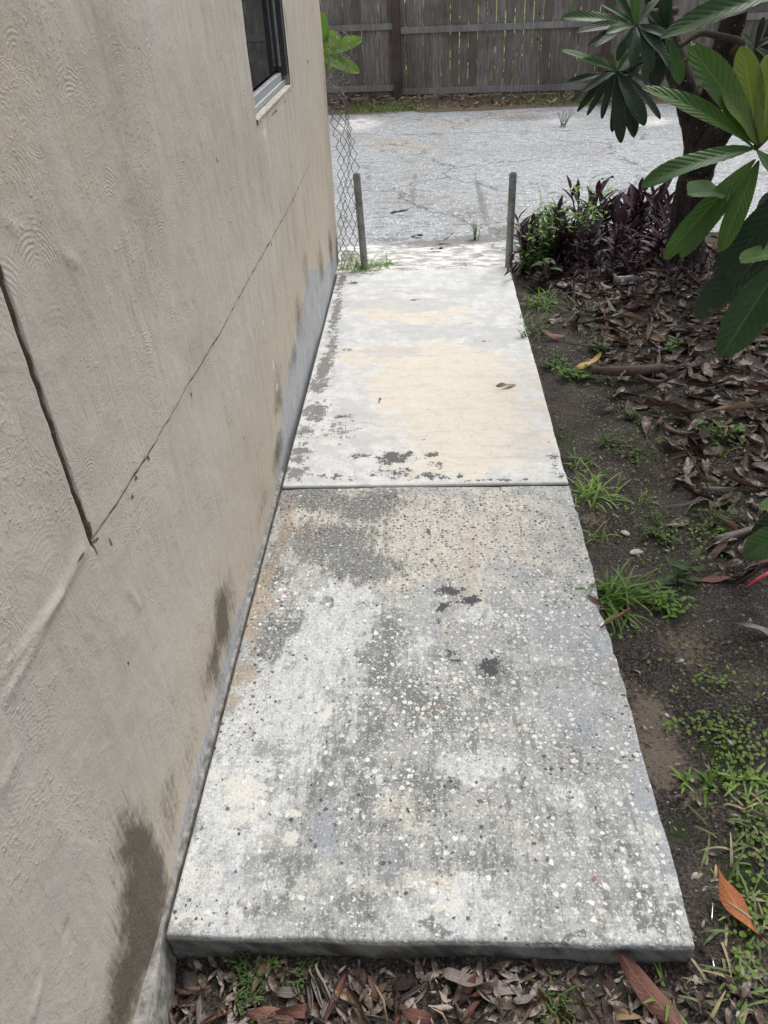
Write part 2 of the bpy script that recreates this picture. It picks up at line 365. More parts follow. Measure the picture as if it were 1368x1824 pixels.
def nearmat():
    g = G('worn_concrete', .88, .3); c2 = g.flatco()
    st = g.sc(c2, (2.6, .55, 1))                       # broom streaks run along the walk
    nf = g.noise(c2, 42, 6, .68); nm = g.noise(c2, 16, 6, .68); nl = g.noise(c2, 4, 4, .6); ns = g.noise(st, 18, 6, .7); nx = g.noise(c2, 300, 3, .6)
    base = g.mix(g.mr(nm, .35, .65), (.31, .322, .318), (.47, .478, .462))
    base = g.mix(g.m('MULTIPLY', g.mr(nl, .48, .7), .6), base, (.36, .355, .335))
    light = g.mix(g.mr(nf, .35, .65), (.50, .515, .52), (.65, .66, .65))
    col = g.mix(g.edge(g.attr('light'), g.m('ADD', g.m('MULTIPLY', nm, .6), g.m('MULTIPLY', nf, .4)), 1.7, .5, .12), base, light)
    col = g.mix(g.m('MULTIPLY', g.edge(g.attr('cream'), nm, 1.5, .5, .34), .85), col, g.mix(g.mr(nf, .35, .65), (.49, .455, .39), (.67, .63, .56)))
    dk = g.m('ADD', g.m('MULTIPLY', nf, .5), g.m('MULTIPLY', ns, .5))
    col = g.mix(g.m('MULTIPLY', g.edge(g.attr('dark'), dk, 2.4, .58, .24), .9), col, g.mix(nf, (.09, .098, .096), (.20, .21, .205)))
    # fine mottling everywhere: lichen specks and pits
    col = g.mix(g.m('MULTIPLY', g.mr(dk, .50, .60), .5), col, (.19, .195, .19))
    col = g.mix(g.m('MULTIPLY', g.mr(g.noise(c2, 75, 5, .75), .55, .66), .5), col, (.15, .15, .145))
    col = g.mix(g.m('MULTIPLY', g.mr(g.noise(c2, 95, 4, .7), .56, .64), .5), col, (.74, .74, .71))
    col = g.mix(g.m('MULTIPLY', g.edge(g.attr('blue'), ns, 1.6, .58, .30), .6), col, (.345, .37, .41))
    col = g.mix(g.m('MULTIPLY', g.edge(g.attr('rust'), g.m('ADD', g.m('MULTIPLY', nm, .5), g.m('MULTIPLY', nf, .5)), 2.6, .62, .32), .75), col, g.mix(nf, (.26, .20, .14), (.46, .37, .27)))
    col = g.mix(g.m('MULTIPLY', g.edge(g.attr('white'), g.m('ADD', g.m('MULTIPLY', nm, .5), g.m('MULTIPLY', nf, .5)), 2.6, .55, .14), .85), col, (.68, .665, .61))
    wv = g.vadd(c2, g.sc(g.noise(c2, 110, 3, .6, out='Color'), .011))
    dd = g.attr('dpeb'); p1, r1 = g.pebble(wv, 84, .14, .46, dd); col = g.mix(g.m('MULTIPLY', p1, .95), col, g.mix(r1, (.045, .042, .042), (.19, .14, .12)))
    p3, r3 = g.pebble(wv, 170, .14, .42, g.m('MULTIPLY', dd, .55)); col = g.mix(g.m('MULTIPLY', p3, .8), col, (.12, .10, .09))
    wd = g.attr('wpeb'); p2, r2 = g.pebble(wv, 62, .16, .46, g.m('MULTIPLY', wd, .85)); pc = g.mix(r2, (.80, .79, .75), (.60, .57, .50)); pc = g.mix(g.mr(r2, .94, .97), pc, (.30, .17, .13)); col = g.mix(p2, col, pc)
    p4, r4 = g.pebble(wv, 130, .12, .42, g.m('ADD', g.m('MULTIPLY', wd, .5), .01)); col = g.mix(g.m('MULTIPLY', p4, .85), col, (.76, .75, .71))
    ng = g.noise(c2, 190, 4, .75); col = g.mix(g.m('MULTIPLY', g.mr(ng, .55, .68), .32), col, (.72, .715, .69)); col = g.mix(g.m('MULTIPLY', g.mr(ng, .46, .34), .4), col, (.15, .15, .145))
    bk = g.edge(g.attr('black'), g.m('ADD', g.m('MULTIPLY', g.noise(c2, 38, 5, .7), .6), g.m('MULTIPLY', g.noise(c2, 150, 4, .7), .4)), 5.2, .86, .08); col = g.mix(bk, col, (.085, .085, .088))
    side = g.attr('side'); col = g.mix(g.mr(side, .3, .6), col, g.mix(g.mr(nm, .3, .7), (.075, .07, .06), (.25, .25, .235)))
    h = g.m('ADD', g.m('MULTIPLY', nf, .6), g.m('MULTIPLY', p2, .35)); h = g.m('ADD', h, g.m('MULTIPLY', nx, .25)); h = g.m('SUBTRACT', h, g.m('MULTIPLY', p1, .3)); h = g.m('SUBTRACT', h, g.m('MULTIPLY', bk, .4))
    return g.out(col, g.bump(h, .55, .006))
def near_attrs(X, Y):
    a = {}
    a['dark'] = blobs(X, Y, pb([(540,885,80,20,1.25), (650,900,60,26,1.1), (700,880,40,12,.9), (480,1000,25,25,.8), (600,965,75,32,1.15), (645,1010,60,28,1.1), (490,1020,30,20,1.1), (500,1110,35,22,1.1), (495,960,20,30,.9), (480,1150,35,28,.9), (575,1080,25,12,.75),
        (690,1130,30,60,.8), (670,1190,30,55,.95), (720,1250,60,50,.85), (660,1290,30,60,.75), (770,1180,60,60,.55), (880,1220,60,50,.7), (900,1120,60,50,.5), (800,1280,110,60,.65), (600,1330,50,80,.7), (560,1400,40,60,.75),
        (560,1470,45,50,.75), (640,1440,40,50,.75), (700,1500,60,60,.7), (520,1560,40,40,.7), (640,1610,60,40,.75), (1000,1330,80,60,.55), (950,1450,120,80,.5), (1100,1500,80,80,.55), (1000,1600,150,50,.5), (1165,1640,40,14,1.0), (780,1655,26,8,1.2), (1000,1675,80,6,1.1), (1170,1610,60,40,.8), (850,1540,80,40,.7), (760,1390,60,50,.75), (480,1620,60,20,.6), (1060,1190,60,60,.5)]), .03)
    a['cream'] = blobs(X, Y, pb([(620,900,130,30,1.0), (780,960,170,60,1.05), (900,920,120,50,.7), (700,1030,50,30,1.0), (560,930,60,25,1.1), (840,1010,50,50,.8), (980,950,50,60,.55), (720,1440,60,40,.65), (700,1570,110,25,.6), (900,1480,40,30,.7), (1060,1240,60,30,.6)]), .04)
    a['light'] = blobs(X, Y, pb([(600,1065,50,18,1.1), (560,1110,60,30,1.3), (530,1170,60,50,1.4), (640,1130,40,40,.9), (460,1260,60,60,1.2), (520,1270,60,60,1.0), (420,1420,60,70,1.3), (360,1530,60,70,1.2), (400,1640,70,40,1.0), (560,1330,50,60,.8), (620,1260,20,50,.9), (740,1170,30,30,.9), (800,1620,60,40,1.2), (860,1360,50,40,.8), (1000,1400,50,50,.7), (1170,1550,40,90,.6), (330,1620,40,40,1.2), (640,1400,30,40,.8), (870,1090,50,20,.8), (1130,1640,80,30,.7)]), .05)
    a['white'] = blobs(X, Y, pb([(440,1420,38,28,1.0), (350,1400,30,30,.9), (340,1560,40,40,.9), (520,1448,11,7,1.1), (512,1490,13,20,.95), (576,1268,8,12,.95), (440,1290,8,6,.9), (420,1470,34,30,.8), (620,1560,8,8,1), (420,1625,18,10,.9), (320,1640,50,14,.8), (800,1610,34,30,.7)]), .02)
    a['blue'] = blobs(X, Y, pb([(1000,1110,70,40,1.0), (1050,1150,60,50,.9), (1040,1270,60,50,.9), (1165,1400,30,70,1.3), (1100,1320,60,60,.6), (572,1470,20,45,1.3), (700,1510,20,30,.9), (1190,1500,18,60,1.1), (400,1560,40,14,.9), (900,1010,50,40,.5), (760,1100,40,80,.5)]), .03)
    a['rust'] = blobs(X, Y, pb([(470,1040,18,50,1.1), (450,1100,14,40,1.2), (425,1200,22,20,1.2), (500,940,22,60,.8), (540,960,30,40,.6), (400,1260,12,30,.9), (830,1000,30,60,.6)], ), .03)
    a['dpeb'] = np.clip(blobs(X, Y, pb([(600,920,160,45,.75), (800,930,220,55,.6), (950,960,120,60,.55), (720,1010,100,35,.6), (480,1090,30,80,.5), (1000,1030,70,30,.45), (1050,1360,120,30,.28), (700,1440,120,60,.3), (430,1280,60,60,.25), (1080,1290,40,40,.3), (330,1620,40,30,.3)]), .04)+.03, 0, 1)
    a['wpeb'] = np.clip(blobs(X, Y, pb([(1000,1100,120,50,.75), (1050,1160,60,60,.7), (760,1240,110,80,.8), (830,1150,150,70,.5), (520,1070,50,40,.6), (560,1250,120,120,.25), (900,1300,150,80,.65), (1100,1350,110,110,.5), (950,1450,180,100,.42), (700,1390,90,60,.55), (1090,1550,150,110,.45), (800,1600,300,60,.2), (560,1130,100,40,.3)]), .05)+.015, 0, 1)
    a['black'] = blobs(X, Y, pb([(800,1052,24,8,1.3), (838,1068,17,9,1.4), (790,1078,12,8,1.2), (788,1110,8,6,1.1), (868,1186,13,14,1.6), (868,1162,6,4,1.0), (800,1168,10,10,.85), (812,1180,9,6,.8), (345,1440,12,4,.8)]), .012)
    return a
M_near = nearmat()
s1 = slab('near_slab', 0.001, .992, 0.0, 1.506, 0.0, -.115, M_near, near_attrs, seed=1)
tag(s1, 'near walkway slab of worn grey concrete with exposed pebbles and lichen', 'concrete slab')
def farmat():
    g = G('painted_concrete', .85, .3); c2 = g.flatco()
    st = g.sc(c2, (.55, 2.4, 1))
    nf = g.noise(c2, 48, 6, .68); nm = g.noise(c2, 14, 6, .66); ns = g.noise(st, 9, 6, .68); nsf = g.noise(g.sc(c2, (.25, 3, 1)), 40, 4, .6)
    col = g.mix(g.mr(nm, .35, .65), (.545, .555, .555), (.67, .675, .665))
    col = g.mix(g.m('MULTIPLY', g.edge(g.attr('cream'), ns, .8, .5, .2), .9), col, g.mix(nf, (.66, .59, .475), (.715, .655, .56)))
    col = g.mix(g.m('MULTIPLY', g.mr(ns, .52, .66), .5), col, (.52, .52, .51))
    col = g.mix(g.m('MULTIPLY', g.edge(g.attr('grey'), ns, 1.2, .5, .12), .55), col, (.47, .48, .49))
    col = g.mix(g.m('MULTIPLY', g.mr(nsf, .58, .72), .35), col, (.50, .48, .44))
    col = g.mix(g.m('MULTIPLY', g.mr(g.noise(c2, 70, 5, .75), .60, .68), .5), col, (.38, .36, .34))
    fg = g.noise(c2, 200, 4, .75); col = g.mix(g.m('MULTIPLY', g.mr(fg, .46, .34), .45), col, (.36, .345, .32)); fg2 = g.noise(c2, 24, 5, .7); col = g.mix(g.m('MULTIPLY', g.mr(fg2, .56, .70), .4), col, (.44, .43, .41))
    pn = g.m('ADD', g.m('MULTIPLY', g.noise(c2, 30, 5, .7), .62), g.m('MULTIPLY', g.noise(c2, 110, 4, .72), .38))
    br = g.edge(g.attr('peel'), pn, 4.4, .70, .08); col = g.mix(g.m('MULTIPLY', br, .93), col, g.mix(nf, (.13, .118, .11), (.27, .25, .24)))
    bk = g.edge(g.attr('flake'), pn, 3.4, .66, .06); col = g.mix(bk, col, (.13, .125, .125))
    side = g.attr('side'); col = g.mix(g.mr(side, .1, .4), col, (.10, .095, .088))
    h = g.m('SUBTRACT', g.m('ADD', g.m('MULTIPLY', nf, .5), g.m('MULTIPLY', nsf, .4)), g.m('MULTIPLY', g.m('MAXIMUM', br, bk), .6))
    return g.out(col, g.bump(h, .5, .005))
def far_attrs(X, Y):
    a = {}
    a['cream'] = blobs(X, Y, pb([(800,680,120,60,1.0), (850,780,120,50,.95), (700,700,60,40,.6), (650,760,70,40,.5), (900,720,60,60,.8), (740,560,110,18,.8), (700,640,130,20,.8), (820,740,130,60,.9), (800,830,130,20,.7)]), .1)
    a['grey'] = blobs(X, Y, pb([(700,545,110,10,1), (800,590,120,10,1), (880,610,40,15,.9), (600,600,30,40,.6), (620,740,40,30,.7), (780,520,110,6,.8), (640,790,50,20,.7), (860,500,50,6,.7), (940,800,50,40,.6), (700,630,60,8,.8)]), .05)
    a['peel'] = blobs(X, Y, pb([(577,660,14,26,1.3), (566,690,16,12,1.3), (563,735,20,16,1.3), (592,620,10,30,1.0), (598,560,9,40,1.1), (608,500,8,25,1.1), (620,487,30,4,1.0), (535,810,16,20,1.1), (530,845,22,12,1.1), (545,770,16,14,.95), (590,850,30,6,.7), (615,745,14,6,.8), (600,770,40,20,.62), (620,625,10,4,.8)]))
    a['flake'] = blobs(X, Y, pb([(700,818,34,12,1.05), (728,812,14,6,1.0), (768,812,14,5,1.0), (780,828,14,8,.8), (705,845,50,10,.75), (770,850,50,8,.75), (605,745,9,4,1.0), (820,852,12,3,.95), (600,850,40,8,.7), (890,858,80,3,.72), (640,815,30,6,.65), (755,785,5,3,.8), (640,460,5,3,.7), (990,830,14,40,.6), (860,610,30,2,.6), (740,535,10,3,.7), (630,505,10,3,.9)]))
    return a
M_far = farmat()
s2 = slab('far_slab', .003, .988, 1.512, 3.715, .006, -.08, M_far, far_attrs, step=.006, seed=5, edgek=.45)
tag(s2, 'far walkway slab with smooth white and cream painted surface, reaching the two metal posts', 'concrete slab')

# ================================================================== HOUSE WALL
house = empty('house', (0, 0, 0), label='beige stucco house wall with a window, running along the left side of the walkway', cat='house')
WY0, WY1, WZ0, WZ1 = 1.930, 2.690, 1.093, 2.0
offs = np.concatenate([np.arange(-.93, -.02, .0085), [-.016, -.010, -.006, -.003, -.0012, 0.0, .0012, .003, .006, .010, .016], np.arange(.02, .25, .0085)])
def zl(y): return np.interp(y, [.2, .232, .521, 1.176, 1.869, 3.17, 4], [.781, .779, .756, .736, .726, .722, .72]) + (fbm(y, y*0, 30, 4, 3)-.5)*.007
zpart = list(offs)
yy = np.unique(np.concatenate([np.arange(-1.3, .207, .009), np.array([.19, .197, .201, .2032, .205, .2065, .208, .2095, .211, .2125, .214, .2152, .217, .220, .226, .232, .24])+.017, np.arange(.265, 1.6, .009), np.arange(1.6, 3.90, .0145), [WY0, WY1], np.linspace(3.90, 3.97, 9)]))
# rows: up to z=1.04 follow the ledge, above it straight
Zrows = []
for o in offs: Zrows.append(zl(yy)+o)
base_top = Zrows[-1]
for z in np.concatenate([np.linspace(1.045, 1.088, 6), [WZ0], np.arange(1.11, 1.62, .0095), [1.7, 1.8, 1.9, WZ1, 2.1, 2.3, 2.5, 2.7]]):
    Zrows.append(np.maximum(z+0*yy, base_top+.003*(len(Zrows)-len(offs)+1)) if z < 1.1 else z+0*yy)
WZ = np.array(Zrows); WY = np.tile(yy, (len(Zrows), 1))
WX = (fbm(WY, WZ, 1.3, 3, 21)-.5)*.016 + (fbm(WY, WZ, 6, 4, 22)-.5)*.006 + (fbm(WY, WZ, 40, 3, 23)-.5)*.0012
ZL = zl(WY)
inpan = (WY > .213)
raise_ = .0035*sstep(WZ, ZL-.0012, ZL+.0018)*sstep(WY, .230, .233)*(1-sstep(WY, 2.9, 3.2)); WX = WX + raise_
gzone = (WZ > .785)
groove_c = .226+(fbm(WZ, WZ*0, 24, 4, 6)-.5)*.005
gr = np.exp(-((WY-groove_c)/.0030)**4)*sstep(WZ, .765, .788); WX = WX - .014*gr
WX = WX - .006*np.exp(-((WZ-ZL)/.0022)**2)*sstep(WY, .230, .237)*(1-sstep(WY, 2.9, 3.15))
# faint ridge continuing down-left of the corner, gouges
def seg(Yg, Zg, p, q):
    a = np.array(gx(*p))[1:]; b = np.array(gx(*q))[1:]; d = b-a; t = np.clip(((Yg-a[0])*d[0]+(Zg-a[1])*d[1])/d.dot(d), 0, 1)
    return np.hypot(Yg-a[0]-t*d[0], Zg-a[1]-t*d[1])
WX += .0035*np.exp(-(seg(WY, WZ, (150,985), (20,1230))/.012)**2) + .003*np.exp(-(seg(WY, WZ, (110,1060), (10,1200))/.008)**2)
WX += .004*np.exp(-(seg(WY, WZ, (232,1050), (250,1080))/.004)**2) + .004*np.exp(-(seg(WY, WZ, (10,1400), (30,1355))/.006)**2) - .004*np.exp(-(seg(WY, WZ, (128,1650), (125,1665))/.006)**2) + .005*np.exp(-(seg(WY, WZ, (66,1800), (76,1755))/.005)**2)
WX += .004*np.exp(-(seg(WY, WZ, (118,460), (140,470))/.004)**2) + .003*np.exp(-(seg(WY, WZ, (0,385), (40,415))/.004)**2)
# rounded far corner
cr = sstep(WY, 3.93, 3.97); WX = WX - .035*cr**2
WX = WX - .013
crack = 1.25*np.exp(-((WZ-ZL+.0008)/.0026)**2)*sstep(WY, .230, .237)*(1-sstep(WY, 2.7, 3.15))*(0.7+.3*sstep(fbm(WY, WZ, 8, 3, 9), .38, .5))
for (px, py) in [(238,880),(245,848),(268,812),(400,575),(484,432),(478,436),(470,448),(552,294),(560,283),(345,700),(522,355),(508,380)]:
    q = gx(px, py); crack = np.maximum(crack, 1.2*np.exp(-(((WY-q[1])/.007)**2+((WZ-q[2]+.006)/.006)**2)))
for a_, b_ in [((165,962),(176,985)), ((196,958),(202,970)), ((150,985),(140,1000)), ((385,283),(390,290)), ((548,110),(552,104)), ((393,98),(395,106)), ((232,1180),(233,1186)), ((436,778),(438,782)), ((160,930),(166,962)), ((168,968),(178,960))]:
    crack = np.maximum(crack, np.exp(-(seg(WY, WZ, a_, b_)/.0032)**2))
crack = np.maximum(crack, np.exp(-((WY-groove_c-.0022)/.0036)**4)*sstep(WZ, .768, .788)*(.55+.7*fbm(WY, WZ, 26, 4, 4)))
crack = np.maximum(crack, .8*np.exp(-(seg(WY, WZ, (505,8), (521,157))/.004)**2))
crack = np.maximum(crack, .8*np.exp(-(seg(WY, WZ, (463,226), (517,170))/.003)**2)*sstep(fbm(WY, WZ, 15, 3, 19), .4, .55))
stain = blobs(WY, WZ, wb([(266,1560,.05,.14,1.6), (262,1650,.06,.13,1.6), (280,1600,.04,.06,1.3), (236,1740,.06,.08,1.2), (222,1800,.05,.05,1.0), (398,1110,.07,.08,1.3), (385,1180,.09,.06,1.0), (410,1075,.08,.08,.7), (310,1440,.06,.07,.65), (345,1330,.08,.07,.5),
    (603,455,.10,.10,1.2), (590,440,.08,.10,.95), (572,470,.1,.09,.85), (535,560,.12,.09,.7), (500,700,.10,.07,.85), (498,800,.10,.05,.9), (470,900,.10,.04,.6), (525,640,.10,.05,.75), (545,480,.12,.1,.6)]), .02)
yel = blobs(WY, WZ, [(-.1,.05,.7,.14,.9), (.7,.12,.5,.18,.9), (1.4,.16,.6,.25,1.0), (2.2,.2,.7,.3,1.05), (3.0,.3,.8,.5,1.1), (3.7,.8,.4,.9,1.0), (.35,1.35,.25,.1,.7), (2.8,1.2,.3,.3,.6), (.55,1.18,.12,.2,.5)], .1)
_gt = sorted((float(gx(x, y)[1]), float(gx(x, y)[2])) for x, y in [(604,450),(590,462),(575,490),(560,480),(548,492),(541,560),(527,610),(514,690),(506,740),(500,800),(497,850),(480,915),(462,965),(440,1030),(412,1095),(398,1150),(385,1215),(372,1262),(350,1350),(330,1430),(300,1590)])
_gh = np.interp(WY, [q[0] for q in _gt], [q[1] for q in _gt])
_gh = _gh*np.where(WY < 1.45, .55, 1.0)
grey = sstep(_gh*1.06+.004-WZ, -.03, .03)*(.55+.6*fbm(WY, WZ*.5, 7, 4, 66))*np.where(WY < 1.4, .92, 1.1)
yel = np.maximum(yel, 0)
pink = blobs(WY, WZ, wb([(280,400,.10,.08,.8), (430,300,.25,.10,.8), (120,930,.05,.05,.8), (310,780,.08,.05,.6), (120,500,.07,.07,.7), (330,230,.1,.1,.5), (90,1100,.05,.08,.6), (240,1560,.05,.08,.5)]), .05)
green = blobs(WY, WZ, wb([(200,130,.12,.06,.9), (215,230,.08,.06,.8), (270,420,.06,.08,.5), (205,1790,.06,.03,1.0), (350,640,.1,.05,.5)]), .05)
whitef = blobs(WY, WZ, wb([(470,238,.05,.012,1.2), (500,192,.03,.008,.8), (470,575,.015,.012,1.0), (490,650,.015,.02,1.0), (497,690,.02,.02,1.0), (366,560,.01,.01,.8), (475,1000,.01,.006,.6)]))
def wallmat():
    g = G('stucco', .9, .25); s_ = g.sep(g.co()); yz = g.comb(g.m('ADD', s_[1], g.m('MULTIPLY', s_[0], 1.0)), s_[2]); c = yz; g.dim = '2D'
    nl = g.noise(c, 2.2, 4, .6); nm = g.noise(c, 9, 5, .6); nf = g.noise(c, 60, 5, .65); nx = g.noise(c, 420, 3, .6)
    run = g.sc(c, (3.0, .22, 1)); nr = g.noise(run, 11, 6, .65); nrf = g.noise(run, 30, 5, .66)
    col = g.mix(g.mr(nl, .35, .65), (.495, .458, .405), (.565, .532, .482))
    col = g.mix(g.mr(nm, .3, .75), col, (.53, .49, .43))
    col = g.mix(g.m('MULTIPLY', g.attr('yel'), .75), col, (.49, .42, .325))
    col = g.mix(g.m('MULTIPLY', g.attr('pink'), .28), col, (.36, .28, .25))
    col = g.mix(g.m('MULTIPLY', g.attr('green'), .5), col, (.285, .28, .205))
    col = g.mix(g.m('MULTIPLY', g.mr(nr, .5, .68), g.m('ADD', .08, g.m('MULTIPLY', g.mr(s_[1], .8, 2.6), .30))), col, (.22, .20, .175))
    col = g.mix(g.m('MULTIPLY', g.mr(nrf, .6, .75), .3), col, (.20, .18, .155))
    col = g.mix(g.m('MULTIPLY', g.mr(nf, .6, .8), .25), col, (.22, .20, .18))
    gp = g.edge(g.attr('grey'), nrf, .9, .55, .10); col = g.mix(gp, col, g.mix(g.mr(nrf, .3, .7), (.27, .285, .30), (.50, .51, .52)))
    sm = g.m('ADD', g.m('MULTIPLY', nrf, .4), g.m('ADD', g.m('MULTIPLY', nf, .3), g.m('MULTIPLY', nm, .3)))
    s2_ = g.edge(g.attr('stain'), sm, 1.9, .66, .42); col = g.mix(g.m('MULTIPLY', s2_, .88), col, g.mix(nrf, (.045, .034, .024), (.12, .095, .068)))
    col = g.mix(g.edge(g.attr('whitef'), nrf, 1.2, .6, .06), col, (.62, .62, .60))
    ck = g.attr('crack'); col = g.mix(g.mr(ck, .25, .75), col, g.mix(nf, (.045, .033, .025), (.20, .15, .115)))
    gr2 = g.noise(c, 170, 4, .7); col = g.mix(g.m('MULTIPLY', g.mr(gr2, .56, .70), .3), col, (.55, .53, .50)); col = g.mix(g.m('MULTIPLY', g.mr(gr2, .44, .30), .35), col, (.22, .20, .18))
    # trowel fans: arcs swept over scattered centres
    yw = g.vadd(yz, g.sc(g.noise(c, 4, 2, .5, out='Color'), (.05, .05, 0)))
    def fans(v, sc_, freq, keep_, ph):
        x = g.vor(v, sc_); cc = g.n('ShaderNodeSeparateColor'); g.put(cc.inputs[0], x.outputs['Color'])
        dv = g.n('ShaderNodeVectorMath', operation='SUBTRACT'); g.put(dv.inputs[0], v); g.put(dv.inputs[1], x.outputs['Position']); d_ = g.sep(dv.outputs[0])
        upm = g.mr(g.m('ADD', d_[1], g.m('MULTIPLY', d_[0], g.m('SUBTRACT', g.m('MULTIPLY', cc.outputs[0], 2.4), 1.2))), .0, .03)
        ring = g.m('SINE', g.m('ADD', g.m('MULTIPLY', x.outputs['Distance'], freq), g.m('MULTIPLY', g.noise(c, 9, 2, .5), ph)))
        on = g.m('MULTIPLY', g.m('LESS_THAN', cc.outputs[1], keep_), g.mr(x.outputs['Distance'], .12, .3))
        return g.m('MULTIPLY', ring, g.m('MULTIPLY', on, upm))
    f1 = fans(yw, 5.0, 190.0, .75, 5.0); f2 = fans(g.vadd(yw, (3.37, 1.91, 0)), 8.5, 90.0, .65, 4.0)
    mk = g.mr(g.noise(c, 6, 4, .6), .40, .62); mk2 = g.mr(g.noise(g.vadd(c, (5, 2, 1)), 7, 4, .6), .42, .62)
    up = g.mr(s_[2], .25, .85)
    h = g.m('MULTIPLY', g.m('ADD', g.m('MULTIPLY', g.m('MULTIPLY', f1, mk), .05), g.m('MULTIPLY', g.m('MULTIPLY', f2, mk2), .04)), g.m('ADD', .10, g.m('MULTIPLY', up, .9)))
    wq = g.vadd(yz, g.sc(g.noise(c, 11, 3, .5, out='Color'), (.012, .012, 0))); brk = g.mr(g.noise(c, 16, 3, .6), .36, .56)
    for (fx, fy, fr, fq, tilt_) in ((70,500,.080,820.,.3), (5,600,.11,760.,.2), (195,370,.075,980.,.5), (130,190,.07,900.,-.3), (290,440,.05,1000.,.2), (310,600,.06,900.,.4), (160,860,.045,1050.,.0), (265,650,.07,880.,-.2), (40,130,.06,900.,.3), (420,350,.09,620.,.5), (60,480,.05,700.,-.6), (440,220,.1,560.,.2)):
        cc_ = gx(fx, fy); dv = g.n('ShaderNodeVectorMath', operation='SUBTRACT'); g.put(dv.inputs[0], wq); g.put(dv.inputs[1], (float(cc_[1]), float(cc_[2]), 0.0))
        ln = g.n('ShaderNodeVectorMath', operation='LENGTH'); g.put(ln.inputs[0], dv.outputs[0]); d_ = g.sep(dv.outputs[0]); D_ = ln.outputs['Value']
        ms = g.m('MULTIPLY', g.mr(D_, fr*.18, fr*.4), g.mr(D_, fr*1.15, fr*.85)); ms = g.m('MULTIPLY', ms, g.mr(g.m('ADD', d_[1], g.m('MULTIPLY', d_[0], tilt_)), .0, fr*.35))
        h = g.m('ADD', h, g.m('MULTIPLY', g.m('MULTIPLY', g.m('SINE', g.m('MULTIPLY', D_, fq)), ms), g.m('MULTIPLY', brk, .10)))
    tn = g.noise(c, 5, 3, .5, dist=1.6); tr_ = g.m('SINE', g.m('MULTIPLY', tn, 110.0)); h = g.m('ADD', h, g.m('MULTIPLY', g.m('MULTIPLY', tr_, g.mr(g.noise(c, 5.5, 3, .5), .46, .62)), g.m('MULTIPLY', up, .07)))
    tn2 = g.noise(g.sc(c, (2.2, 1, 1)), 3, 5, .55, dist=1.0); h = g.m('ADD', h, g.m('MULTIPLY', tn2, 1.6))
    lumps = g.mr(g.noise(c, 75, 4, .6), .55, .75)
    h = g.m('ADD', h, g.m('MULTIPLY', g.noise(c, 24, 5, .6), .8)); h = g.m('ADD', h, g.m('MULTIPLY', g.m('MULTIPLY', lumps, g.mr(g.noise(c, 6, 3, .5), .48, .62)), .7)); h = g.m('ADD', h, g.m('MULTIPLY', nx, .2)); h = g.m('ADD', h, g.m('MULTIPLY', gr2, .25))
    return g.out(col, g.bump(h, .50, .006))
M_wall = wallmat()
keep = ~((WY[:-1, :-1] >= WY0-1e-6) & (WY[1:, 1:] <= WY1+1e-6) & (WZ[:-1, :-1] >= WZ0-1e-6) & (WZ[1:, 1:] <= WZ1+1e-6))
wall = gridmesh('wall', np.stack([WX, WY, WZ], -1)[:, ::-1], M_wall, house, attrs={k: v[:, ::-1] for k, v in dict(stain=stain, yel=yel, grey=grey, pink=pink, green=green, crack=crack, whitef=whitef).items()}, keep=keep[:, ::-1])
# gable end round the corner and an unseen eave added to shade the wall
b = MB(); b.box((-6, 3.60, -.12), (-.052, 3.966, 2.7)); b.build('end_wall', M_wall, house, False)
def flat(name, col, rough=.7, spec=.4, nscale=30, var=.25, bumps=.2, metal=0.0):
    g = G(name, rough, spec); c = g.co(); n = g.noise(c, nscale, 5, .65)
    d = tuple(q*(1-var) for q in col); l = tuple(min(1, q*(1+var)) for q in col)
    return g.out(g.mix(g.mr(n, .3, .7), d, l), g.bump(n, bumps, .004), Metallic=metal)
M_eave = flat('eave_paint', (.5, .48, .44))
b = MB(); b.box((-6, -3.0, 2.66), (.14, 4.4, 2.74)); b.box((.14, -3.0, 2.62), (.165, 4.4, 2.78)); b.build('shading_eave', M_eave, house, False)

# window
M_alu = flat('aluminium', (.50, .52, .54), .42, .5, 60, .12, .05, .6)
M_aludark = flat('dark_frame', (.055, .06, .065), .5, .4, 60, .2)
M_sill = flat('chipped_sill', (.46, .43, .385), .85, .3, 45, .3, .5)
def glass():
    g = G('window_glass', .03, .5); g.b.inputs['Base Color'].default_value = (.012, .014, .017, 1); g.b.inputs['IOR'].default_value = 1.6
    g.b.inputs['Specular IOR Level'].default_value = 1.0
    return g.mat
XB = -.036
fr = MB()
fr.box((XB-.02, WY0+.004, WZ0+.006), (XB+.012, WY1-.004, WZ0+.022))
win = fr.build('window', M_alu, house, False); bevel(win, .0015)
f2 = MB(); f2.box((XB-.018, WY0+.004, WZ0+.024), (XB+.004, WY1-.05, WZ0+.048)); o = f2.build('bottom_rail', M_alu, win, False); bevel(o, .0015)
f2 = MB()
f2.box((XB-.02, WY1-.030, WZ0+.036), (XB+.024, WY1-.004, WZ1-.01)); f2.box((XB-.016, WY1-.046, WZ0+.068), (XB-.006, WY1-.034, WZ1-.012)); f2.box((XB-.02, WY0+.004, WZ0+.036), (XB+.02, WY0+.03, WZ1-.01)); f2.box((XB-.02, WY0+.032, WZ1-.05), (XB+.018, WY1-.048, WZ1-.012))
o = f2.build('side_frame', M_aludark, win, False); bevel(o, .0015)
f2 = MB(); f2.box((XB-.004, WY1-.0335, WZ0+.068), (XB+.004, WY1-.0305, WZ1-.014)); f2.build('weatherstrip', flat('weatherstrip', (.42, .43, .42)), win, False)
f2 = MB(); f2.box((XB-.0145, WY0+.006, WZ0+.06), (XB-.0105, WY1-.03, WZ1-.03)); f2.build('pane', glass(), win, False)
